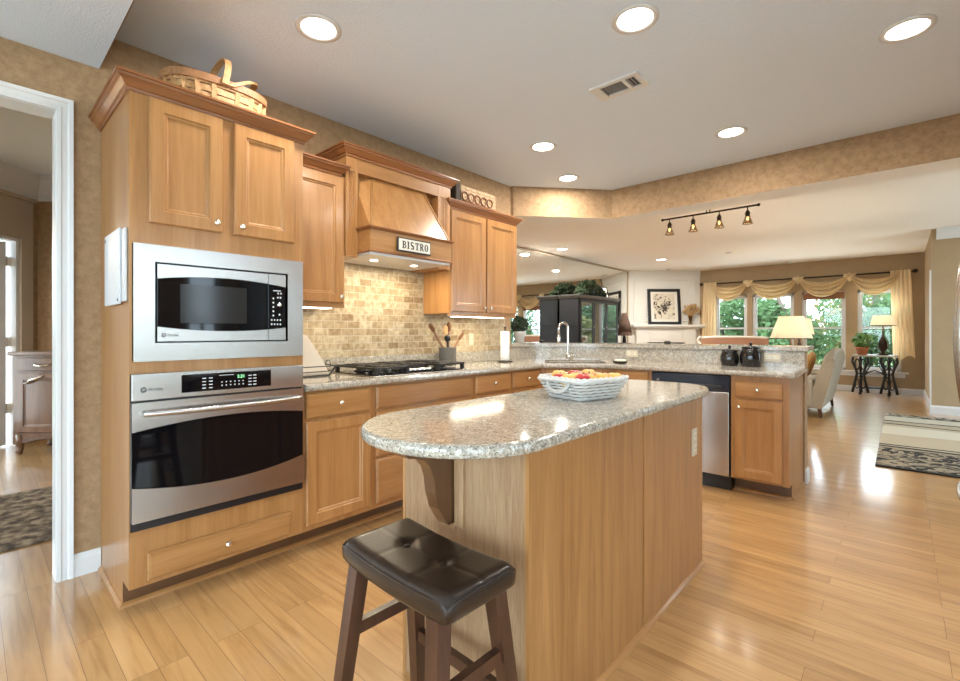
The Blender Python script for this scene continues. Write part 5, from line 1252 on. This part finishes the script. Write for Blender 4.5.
# fireplace: panel mouldings, mantel and surround on the angled wall
TF = TD(FA, FB); FL = (Vector(FB)-Vector(FA)).length
mb = MB(TF)
def frame_mould(a0, a1, c0, c1, w=0.04, t=0.018):
    mb.rings([[(a, b, c) for a, c, b in ((a0+i, c0+i, h), (a1-i, c0+i, h), (a1-i, c1-i, h), (a0+i, c1-i, h))] for i, h in ((0, 0.0), (0, t*0.6), (w*0.3, t), (w*0.8, t*0.5), (w, 0.0))], cap0=False, cap1=False)
frame_mould(0.12, FL-0.12, 1.46, 2.52); frame_mould(0.18, FL-0.18, 1.52, 2.46, 0.02, 0.008); mb.box(0, FL, 0, 0.03, 2.62, 2.72); mb.box(0, FL, 0.0, 0.015, 2.58, 2.62)
struct(mb.build('trim_8', 'white_panel'))
fp = thing('fireplace', 'white painted fireplace surround with mantel shelf on the angled wall', 'fireplace', (-1.3, 11.55, 0))
m2 = MB(TF); m2.box(0.06, FL+0.06, 0.0006, 0.24, 1.335, 1.385, 0.004); m2.box(0.12, FL-0.02, 0.0006, 0.19, 1.295, 1.335, 0.004); m2.build('mantel_shelf', 'white_panel', fp)
m2 = MB(TF); m2.box(0.16, 0.42, 0.0006, 0.14, 0, 1.295, 0.004); m2.box(FL-0.42, FL-0.16, 0.0006, 0.14, 0, 1.295, 0.004); m2.box(0.42, FL-0.42, 0.0006, 0.13, 0.95, 1.295, 0.004)
mb = m2; frame_mould(0.48, FL-0.48, 1.00, 1.25, 0.03, 0.14); m2.build('surround', 'white_panel', fp)
MB(TF).box(0.42, FL-0.42, 0.0006, 0.02, 0.0, 0.95).build('firebox', 'iron', fp)
# framed drawing on the mantel
pf = thing('framed_drawing', 'black framed floral ink drawing leaning on the white mantel', 'picture', TF(0.84, 0.12, 1.386))
PA0, PA1, PC0, PC1 = 0.46, 1.26, 1.3865, 2.27
TFL = lambda a, b, c: TF(a, b+0.10-0.09*(c-PC0)/(PC1-PC0), c)
mb = MB(TFL)
for p, q, u, v in wall_rects(PA0, PA1, PC0, PC1, [(PA0+0.07, PA1-0.07, PC0+0.07, PC1-0.07)]): mb.box(p, q, 0, 0.03, u, v)
mb.build('frame', 'black_wood', pf)
MB(TFL).box(PA0+0.07, PA1-0.07, 0.004, 0.012, PC0+0.07, PC1-0.07).build('mat_board', 'matboard', pf)
mb = MB(TFL); mb.box(PA0+0.14, PA1-0.14, 0.012, 0.014, PC0+0.13, PC1-0.13); mo = mb.build('drawing', 'ink', pf)
cen = Vector(TFL((PA0+PA1)/2, 0.013, (PC0+PC1)/2)); mo.data.transform(Matrix.Translation(-(cen-wloc(pf)))); mo.location = cen-wloc(pf)
vs = thing('flower_vase', 'dried straw flowers in a clear vase at the right end of the mantel', 'vase', TF(1.48, 0.12, 1.386))
vx, vy, vz = TF(1.48, 0.12, 1.3865)
MB().lathe([(0.045, 0), (0.055, 0.01), (0.035, 0.12), (0.055, 0.22), (0.050, 0.22), (0.03, 0.12), (0, 0.02)], (vx, vy, vz), n=18).build('vase', 'lamp_glass', vs)
mb = MB(); R_ = random.Random(5)
for k in range(40):
    a = R_.uniform(0, 2*PI); q = R_.uniform(0.03, 0.20); h = R_.uniform(0.30, 0.48)
    dx_, dy_ = q*math.cos(a), q*math.sin(a)*0.4; tx_, ty_ = (Vector(FB)-Vector(FA)).normalized(); e = (vx+dx_*tx_+dy_*ty_, vy+dx_*ty_-dy_*tx_, vz+h); mb.tube([(vx, vy, vz+0.04), (vx+0.3*(e[0]-vx), vy+0.3*(e[1]-vy), vz+0.22), e], 0.005, 4)
    mb.ball(e, (0.02, 0.02, 0.05), 6, 4)
mb.build('dried_stems', 'straw', vs)

# curtain rod, scarf valance and side panels
rd = thing('curtain_rod', 'dark curtain rod with ball finials across the living room windows', 'curtain rod', (1.3, YF-0.09, 2.37))
mb = MB(); mb.tube([(-0.60, YF-0.09, 2.37), (3.20, YF-0.09, 2.37)], 0.016, 10); mb.build('rod', 'bronze', rd)
for x in (-0.62, 3.22): MB().ball((x, YF-0.09, 2.37), 0.04).build('finial', 'bronze', rd)
for x in (-0.5, 1.3, 3.1): MB().box(x-0.012, x+0.012, YF-0.09, YF-0.0005, 2.345, 2.36).build('bracket', 'bronze', rd)
sv = thing('scarf_valance', 'gold scarf draped in swags over the curtain rod with long side tails', 'curtain', (1.3, YF-0.12, 2.37))
knots = [-0.42, 0.40, 1.36, 2.24, 3.02]
for i in range(4):
    a, b = knots[i], knots[i+1]; sag = 0.46
    def f(u, v, a=a, b=b, i=i):
        t = 2*u-1; s = 1-t*t
        drop = 0.02+(0.13+0.29*v)*(s**0.85) + 0.03*v
        pl_ = 0.055*math.sin(v*3.6*2*PI)*(0.35+0.65*s)+0.012*math.sin(u*9+i)
        x = a+(b-a)*(u*1.04-0.02)
        return (x, YF-0.10-0.055*s+pl_-0.02*math.sin(PI*v), 2.405-drop+0.05*(abs(t)**6))
    mb = MB(); mb.grid(f, 26, 40); mb.build('swag', 'curtain', sv, recalc=False)
for x in knots[1:4]:
    mb = MB(); mb.grid(lambda u, v: (x-0.10+0.20*u+0.01*math.sin(v*9), YF-0.09-0.045*math.sin(PI*u)-0.03*math.sin(PI*v)+0.008*math.sin(u*20), 2.40-0.17*v*(1-0.5*abs(2*u-1))), 14, 10); mb.build('gather', 'curtain', sv, recalc=False)
for x0, x1, xb0, xb1, zb_ in ((-0.55, -0.26, -0.62, -0.28, 0.55), (2.86, 3.16, 2.90, 3.22, 0.70)):
    mb = MB()
    def f(u, v):
        x = (x0+(x1-x0)*u)*(1-v)+(xb0+(xb1-xb0)*u)*v
        return (x, YF-0.14+0.035*math.sin(u*5*2*PI+v*1.2)*(0.4+0.6*v), 2.40-(2.40-zb_)*v-0.10*v*math.sin(u*PI*2)*0.5)
    mb.grid(f, 40, 24); mb.build('side_tail', 'curtain', sv, recalc=False)

# sofas
def cushion_box(mb, x0, x1, y0, y1, z0, z1, b=0.04): mb.box(x0, x1, y0, y1, z0, z1, b, 4)
sf = thing('beige_sofa', 'pale beige sofa facing the mirror, seen from its back corner beyond the bar', 'sofa', (1.75, 8.75, 0))
mb = MB()
PROF = [(2.20, 0.13), (2.35, 0.92), (2.33, 0.955), (2.27, 0.955), (2.21, 0.88), (2.10, 0.48), (2.07, 0.13)]
lo = []
for k in range(17):
    u = k/16; y = 7.98+1.55*u; e = 1-abs(2*u-1)**6*0.16
    lo.append([(x, y, 0.13+(z-0.13)*e) for x, z in PROF])
mb.rings(lo, smooth=False); bo = mb.build('backrest', 'linen', sf)
mb = MB(); cushion_box(mb, 1.40, 2.09, 8.0, 9.5, 0.13, 0.40, 0.03); mb.build('seat_base', 'linen', sf)
mb = MB(); cushion_box(mb, 1.38, 2.085, 8.12, 8.74, 0.40, 0.50); cushion_box(mb, 1.38, 2.085, 8.76, 9.38, 0.40, 0.50); mb.build('seat_cushion', 'linen', sf)
for y0 in (7.96, 9.40): mb = MB(); cushion_box(mb, 1.40, 2.10, y0, y0+0.15, 0.13, 0.54, 0.05); mb.build('arm', 'linen', sf)
for x in (1.45, 2.17):
    for y in (8.03, 9.47): MB().bar((x, y, 0.135), (x+(0.02 if x > 2 else 0), y, 0.0), 0.05, 0.03).build('leg', 'darkwood', sf)
cu = local(thing('ochre_cushion', 'ochre throw cushion leaning on the beige sofa back', 'cushion', (1.995, 8.30, 0.705), None, 0))
mb = MB(); mb.rings([[(h+0.30*z, y, z) for y, z in [(q*c_, q*s_) for c_, s_ in [(math.copysign(abs(math.cos(t))**0.6, math.cos(t)), math.copysign(abs(math.sin(t))**0.6, math.sin(t))) for t in [2*PI*i/28 for i in range(28)]]]] for h, q in ((-0.075, 0.05), (-0.06, 0.14), (-0.02, 0.20), (0, 0.215), (0.02, 0.20), (0.06, 0.14), (0.075, 0.05))], smooth=True); mb.build('cover', 'orange_fabric', cu)
cu = local(thing('brown_throw', 'dark brown patterned throw folded over the near sofa arm', 'throw', (1.80, 8.035, 0.548), None, 0))
mb = MB(); mb.rings([[(x, y, z) for y, z in ((-0.10, -0.25), (-0.105, 0.0), (-0.08, 0.03), (0.08, 0.03), (0.105, 0.0), (0.10, -0.15), (0.085, -0.15), (0.082, -0.005), (-0.082, -0.005), (-0.085, -0.25))] for x in (-0.16, 0, 0.16)]); mb.build('cloth', 'pattern_fabric', cu)
bs = thing('brown_sofa', 'brown upholstered settee with pale carved frame under the windows', 'sofa', (0.35, 10.6, 0))
BX0, BX1, BY = -0.12, 1.10, 10.45
mb = MB(); lo = []
for k in range(21):
    u = k/20; x = BX0+(BX1-BX0)*u; zt = 1.085-0.02*abs(2*u-1)**3; lo.append([(x, BY, 0.30), (x, BY-0.03, 0.7), (x, BY, zt), (x, BY+0.10, zt), (x, BY+0.18, 0.45), (x, BY+0.18, 0.30)])
mb.rings(lo); mb.build('backrest', 'brown_fabric', bs)
mb = MB(); mb.tube([(BX0+(BX1-BX0)*k/20, BY+0.05, 1.10-0.02*abs(2*k/20-1)**3) for k in range(21)], 0.028, 8)
mb.tube([(BX0-0.02-0.07*math.sin(t), BY+0.05, 1.02+0.07*math.cos(t)) for t in [PI*i/8*1.6 for i in range(9)]], 0.03, 8); mb.build('carved_frame', plain('cream_carved_wood', (0.68, 0.62, 0.52), 0.45), bs)
mb = MB(); cushion_box(mb, BX0, BX1, BY+0.15, BY+0.72, 0.25, 0.48); mb.build('seat', 'brown_fabric', bs)
for x in (BX0, BX1-0.1): mb = MB(); cushion_box(mb, x, x+0.1, BY+0.12, BY+0.70, 0.25, 0.72, 0.03); mb.build('arm', 'brown_fabric', bs)
for x in (BX0+0.05, BX1-0.05):
    for y in (BY+0.08, BY+0.66): MB().bar((x, y, 0.26), (x, y, 0), 0.05, 0.035).build('leg', 'darkwood', bs)

# lamps on end tables beside the beige sofa
def end_table(label, x, y, h=0.62):
    o = thing('end_table', label, 'table', (x, y, 0), 'end tables at the sofa')
    MB().box(x-0.16, x+0.16, y-0.16, y+0.16, h-0.03, h, 0.004).build('top', 'darkwood', o)
    MB().box(x-0.14, x+0.14, y-0.14, y+0.14, h-0.13, h-0.03).build('apron', 'darkwood', o)
    for a in (-1, 1):
        for b in (-1, 1): MB().bar((x+a*0.125, y+b*0.125, h-0.03), (x+a*0.125, y+b*0.125, 0), 0.05, 0.03).build('leg', 'darkwood', o)
def white_lamp(label, x, y, z, h, rb, rt, sh, e=20):
    o = thing('table_lamp', label, 'lamp', (x, y, z), 'white shaded lamps')
    zs = z+h-sh
    MB().lathe([(0.09, 0), (0.09, 0.02), (0.04, 0.035), (0.035, 0.06), (0.075, 0.14), (0.07, 0.24), (0.03, 0.34), (0.015, 0.38), (0.010, h-0.06)], (x, y, z+0.0005), n=18).build('base', 'bronze', o)
    mb = MB(); n = 36
    mb.rings([[((r*(1+0.018*(k % 2)))*math.cos(2*PI*k/n)+x, (r*(1+0.018*(k % 2)))*math.sin(2*PI*k/n)+y, zz) for k in range(n)] for r, zz in ((rb, zs), ((rb*0.55+rt*0.45)*0.97, zs+sh*0.5), (rt, zs+sh), (rt-0.004, zs+sh), ((rb*0.55+rt*0.45)*0.97-0.004, zs+sh*0.5), (rb-0.004, zs))], cap0=False, cap1=False)
    mb.build('lamp_shade', 'lampshade', o)
    mb = MB()
    mb.tube([(x+rb*math.cos(2*PI*k/24), y+rb*math.sin(2*PI*k/24), zs) for k in range(24)], 0.006, 5, closed=True)
    for a in (0, 2.1, 4.2): mb.tube([(x, y, zs+sh-0.02), (x+rt*math.cos(a), y+rt*math.sin(a), zs+sh-0.005)], 0.003, 5)
    mb.lathe([(0.006, 0), (0.014, 0.02), (0.006, 0.04), (0, 0.045)], (x, y, z+h-0.03), n=10); mb.build('shade_trim', 'bronze', o)
    lamp('lamp_bulb', 'POINT', (x, y, zs+sh*0.5), e, (1, 0.88, 0.70), 0.04, o)
end_table('dark end table at the near end of the beige sofa', 1.93, 7.29, 0.66); white_lamp('nearer lit white lamp beyond the bar, in front of the sofa end', 1.945, 7.27, 0.66, 0.75, 0.235, 0.135, 0.29)
end_table('dark end table at the far end of the beige sofa', 1.67, 9.98, 0.66); white_lamp('lit white lamp partly behind the nearer one', 1.67, 9.98, 0.66, 0.785, 0.22, 0.17, 0.285)

# treadle sewing table
TY = 11.80
tt_ = thing('treadle_table', 'old treadle sewing table with black scrolled iron legs under the right window', 'table', (2.60, TY, 0))
txl, txr, tzt = 2.31, 2.98, 0.76
MB().box(txl, txr, TY-0.22, TY+0.22, tzt-0.03, tzt, 0.004).build('top', plain('marble_top', (0.42, 0.40, 0.36), 0.25), tt_)
def iron_leg(x):
    mb = MB(); r = 0.014
    for s in (-1, 1):
        mb.tube([(x, TY+s*q, z) for q, z in ((0.17, tzt-0.04), (0.19, 0.64), (0.15, 0.52), (0.09, 0.44), (0.08, 0.36), (0.13, 0.24), (0.19, 0.12), (0.21, 0.03))], r*1.2, 8)
        mb.tube([(x, TY+s*(0.09+0.055*math.cos(t)), 0.60+0.07*math.sin(t)) for t in [2*PI*i/14 for i in range(14)]], r*0.7, 6, closed=True)
        mb.tube([(x, TY+s*(0.07+0.05*math.cos(t)), 0.17+0.07*math.sin(t)) for t in [2*PI*i/14 for i in range(14)]], r*0.7, 6, closed=True)
        mb.ball((x, TY+s*0.21, 0.025), 0.025)
    mb.tube([(x, TY-0.08, 0.40), (x, TY+0.08, 0.40)], r, 8); mb.tube([(x, TY-0.19, 0.12), (x, TY+0.19, 0.12)], r*0.8, 8); mb.tube([(x, TY, 0.12), (x, TY, 0.72)], r*0.8, 8); mb.tube([(x, TY-0.18, tzt-0.035), (x, TY+0.18, tzt-0.035)], r, 8)
    return mb
for x in (2.43, 2.85):
    # splayed scroll pairs facing the room, so each end reads as an open iron frame
    iron_leg(x).build('iron_leg', 'iron', tt_)
    mb = MB()
    for s in (-1, 1):
        mb.tube([(x+s*q, TY-0.15, z) for q, z in ((0.11, tzt-0.04), (0.12, 0.62), (0.07, 0.50), (0.05, 0.40), (0.07, 0.28), (0.10, 0.14), (0.12, 0.03))], 0.022, 8)
        mb.tube([(x+s*(0.045+0.035*math.cos(t)), TY-0.15, 0.58+0.10*math.sin(t)) for t in [2*PI*i/14 for i in range(14)]], 0.014, 6, closed=True)
        mb.tube([(x+s*(0.045+0.030*math.cos(t)), TY-0.15, 0.20+0.09*math.sin(t)) for t in [2*PI*i/14 for i in range(14)]], 0.010, 6, closed=True)
    mb.tube([(x-0.05, TY-0.15, 0.40), (x+0.05, TY-0.15, 0.40)], 0.012, 6); mb.build('iron_scroll', 'iron', tt_)
mb = MB(); mb.tube([(2.43, TY, 0.30), (2.54, TY-0.02, 0.42), (2.64, TY-0.02, 0.46), (2.74, TY-0.02, 0.42), (2.85, TY, 0.30)], 0.014, 8); mb.tube([(2.50, TY-0.02, 0.40), (2.57, TY-0.02, 0.54), (2.71, TY-0.02, 0.54), (2.78, TY-0.02, 0.40)], 0.012, 8); mb.tube([(2.43, TY, 0.12), (2.85, TY, 0.12)], 0.014, 8); mb.build('cross_brace', 'iron', tt_)
MB().box(2.48, 2.80, TY-0.14, TY+0.14, 0.115, 0.14, 0.004).build('treadle', 'iron', tt_)
MB().tube([(2.80, TY+0.08+0.001*k, 0.40+0.15*math.sin(2*PI*k/20)) if False else (2.79, TY+0.05+0.15*math.cos(2*PI*k/20), 0.42+0.15*math.sin(2*PI*k/20)) for k in range(20)], 0.012, 6, closed=True).build('drive_wheel', 'iron', tt_)
px, py = 2.455, TY-0.06
o = thing('potted_plant', 'bright green leafy plant in a terracotta pot on the treadle table', 'plant', (px, py, tzt))
MB().lathe([(0.075, 0), (0.10, 0.12), (0.112, 0.125), (0.112, 0.15), (0.10, 0.15), (0.095, 0.12), (0, 0.12)], (px, py, tzt+0.0005), n=20).build('pot', 'terracotta', o)
mb = MB(); leafball(mb, (px, py, tzt+0.27), 0.15, 170, 0.05, 0.95, random.Random(9))
for k in range(12): mb.tube([(px, py, tzt+0.12), (px+0.1*math.cos(k), py+0.1*math.sin(k), tzt+0.30)], 0.004, 4)
mb.build('foliage', 'leaf_bright', o)
white_lamp('white shaded lamp on the treadle table by the right curtain', 2.76, TY, tzt, 0.76, 0.195, 0.155, 0.19, 11)

# rugs
rg = MB(); rg.box(0, 1.75, 0, 3.6, 0.0008, 0.012, 0.003); r_ = tag(rg.build('patterned_rug', 'rug'), 'beige and black patterned rug on the floor at the right', 'rug'); r_.location = (2.845, 5.47, 0)
rg = MB(); rg.box(-1.85, -0.62, -1.3, 1.4, 0.0008, 0.012, 0.003); tag(rg.build('woven_rug', 'rug2'), 'dark woven rug in the room beyond the left doorway', 'rug')

# ================================================================== ROOM BEYOND THE DOORWAY: sideboard
ds_ = thing('sideboard', 'carved brown french-style sideboard seen through the left doorway', 'sideboard', (-3.2, 0.5, 0))
D0 = Vector((-3.42, 0.295))
def TS2(a, b, c): return (D0.x+r2*a+r2*b, D0.y+r2*a-r2*b, c)
DW, DD, DH = 1.15, 0.42, 1.01
MB(TS2).box(0, DW, -DD, 0, 0.17, DH-0.035, 0.004).build('carcass', 'dresser', ds_)
MB(TS2).box(-0.03, DW+0.03, -DD, 0.03, DH-0.035, DH, 0.008).build('top', 'dresser', ds_)
for a0 in (0.05, 0.61):
    d = slab_front(TS2, a0, a0+0.49, 0.82, 0.955).build('drawer', 'dresser', ds_)
    MB(TS2).tube([(a0+0.17, 0.02, 0.895), (a0+0.19, 0.045, 0.88), (a0+0.245, 0.05, 0.872), (a0+0.30, 0.045, 0.88), (a0+0.32, 0.02, 0.895)], 0.008, 6).build('handle', 'knob', d)
    mb = panel_door(TS2, a0, a0+0.49, 0.22, 0.80, 0.06); d = mb.build('door', 'dresser', ds_)
    mb = MB(TS2); mb.tube([(a0+0.07+0.35*i/16, 0.021, 0.70+0.05*math.sin(PI*i/16)**2) for i in range(17)], 0.010, 6); mb.build('carved_arch', 'dresser', d)
    MB(TS2).tube([(a0+0.10, 0.02, 0.70), (a0+0.14, 0.04, 0.735), (a0+0.20, 0.04, 0.75), (a0+0.26, 0.02, 0.78)], 0.010, 6).build('escutcheon', 'knob', d)
mb = MB(TS2); n = 20
mb.rings([[(DW*i/n, b, z) for b, z in ((-0.02, 0.17), (0.0, 0.17), (0.0, 0.17-0.05*math.sin(PI*i/n*1)*0.3-0.07*abs(math.cos(PI*i/n))**8), (-0.02, 0.17-0.05*math.sin(PI*i/n)*0.3-0.07*abs(math.cos(PI*i/n))**8))] for i in range(n+1)]); mb.build('scalloped_apron', 'dresser', ds_)
for a in (0.05, DW-0.05):
    for b in (-DD+0.05, -0.03): MB(TS2).tube([(a, b, 0.19), (a+0.005, b+0.02, 0.11), (a, b+0.0, 0.05), (a, b+0.025, 0.0125)], [0.045, 0.035, 0.022, 0.026], 8).build('leg', 'dresser', ds_)

pn = thing('fill_pendant', 'unseen pendant lamp added to light the room beyond the doorway', 'lamp', (-1.9, -0.75, 2.9))  # added out of view as fill light for the dim side room
MB().lathe([(0.06, 0), (0.06, -0.02), (0.008, -0.03), (0.008, -0.75)], (-1.9, -0.75, 2.8995), n=14).build('stem', 'bronze', pn)
MB().lathe([(0.03, -0.72), (0.20, -0.95), (0.19, -0.95), (0.025, -0.73)], (-1.9, -0.75, 2.9), n=20).build('lamp_shade', 'lampshade', pn)
lamp('fill_bulb', 'POINT', (-1.9, -0.75, 1.97), 45, (1, 0.86, 0.66), 0.06, pn)

# ================================================================== FRIDGE on the right (only its bowed handles reach the picture)
fg = thing('refrigerator', 'stainless refrigerator at the right edge, only its bowed handles showing', 'refrigerator', (3.66, 2.6, 0))
TR = lambda a, b, c: (3.282-b, a-0.42, c)
MB().box(3.32, 4.05, 2.18, 3.08, 0.0, 1.78).build('body', 'grey_plastic', fg)
for a0, a1, hy in ((2.60, 3.046, 2.985), (3.054, 3.50, 3.115)):
    d = MB(TR).box(a0, a1, -0.03, 0.02, 0.66, 1.78, 0.012).build('door', 'steel', fg)
    P = [(hy, 0.022+0.072*math.sin(PI*i/16)**0.7, 0.70+1.0*i/16) for i in range(17)]
    MB(TR).tube(P, 0.015, 10).build('handle', 'steel', d)
d = MB(TR).box(2.60, 3.50, -0.03, 0.02, 0.06, 0.645, 0.012).build('freezer_drawer', 'steel', fg)
MB(TR).tube([(2.68+0.74*i/16, 0.022+0.065*math.sin(PI*i/16)**0.7, 0.56) for i in range(17)], 0.014, 10).build('handle', 'steel', d)

# ================================================================== OUTSIDE
struct(MB().box(-40, 40, -40, 60, -0.45, -0.40).build('ground', 'lawn'))
struct(MB().box(4.25, 16, -16, 10, -0.39, -0.06).build('ground_bounce', 'bounce_slab')); struct(MB().box(-4, 4.25, -16, -3.45, -0.39, -0.06).build('ground_bounce', 'bounce_slab')); struct(MB().box(-6, 9, 12.4, 15.2, -0.39, -0.06).build('ground_bounce', 'bounce_slab'))  # pale slabs added outside to bounce daylight up to the ceilings
def tree(label, x, y, h, r, mat, seed, n=900, trunk=0.12):
    R = random.Random(seed)
    o = thing('tree', label, 'tree', (x, y, -0.4), 'trees outside the windows')
    MB().tube([(x, y, -0.4), (x+R.uniform(-.2, .2), y, h*0.5), (x+R.uniform(-.3, .3), y, h*0.9)], [trunk, trunk*0.8, trunk*0.4], 8).build('trunk', 'bark', o)
    mb = MB()
    for k in range(7):
        c = (x+R.uniform(-0.7, 0.7)*r, y+R.uniform(-0.7, 0.7)*r, h*R.uniform(0.05, 0.62)); leafball(mb, c, r*R.uniform(0.5, 0.8), n//7, 0.105, 1.0, R)
    mb.build('crown', mat, o); return o
TREES = [(-4.4, 18.5, 3.6, 1.5, 'foliage', 'leafy tree outside beyond the first window'), (-2.0, 19.5, 3.4, 1.3, 'foliage', 'tree outside seen left of the first mullion'), (0.1, 18.0, 3.0, 1.1, 'foliage', 'bushy tree outside behind the white lamps'), (2.2, 19.5, 3.4, 1.3, 'foliage', 'tree outside behind the third window'), (3.9, 17.2, 2.4, 0.8, 'foliage2', 'yellowing shrub outside the third window'), (5.3, 19.3, 3.6, 1.4, 'foliage', 'tree outside behind the right window'), (8.4, 19.5, 3.8, 1.6, 'foliage', 'tree outside at the far right'), (1.2, 24, 4.4, 1.7, 'foliage2', 'distant yellow-green tree outside'), (6.2, 24, 4.6, 1.8, 'foliage', 'distant tree outside on the right'), (-3.6, 24, 4.6, 1.8, 'foliage', 'distant tree outside on the left')]
for i, (x, y, h, r, m, lab) in enumerate(TREES): tree(lab, x, y, h, r, m, 20+i, 4200)
for i, (x, y, h, r) in enumerate([(-7.4, -0.9, 2.2, 1.0), (-8.5, 0.4, 3.0, 1.2), (-6.6, -2.2, 2.4, 1.0)]):
    tree(['green shrub outside the glass door', 'taller shrub behind the first, outside the glass door', 'shrub outside the glass door, nearest the kitchen side'][i], x, y, h, r, 'foliage', 60+i, 900, 0.05)
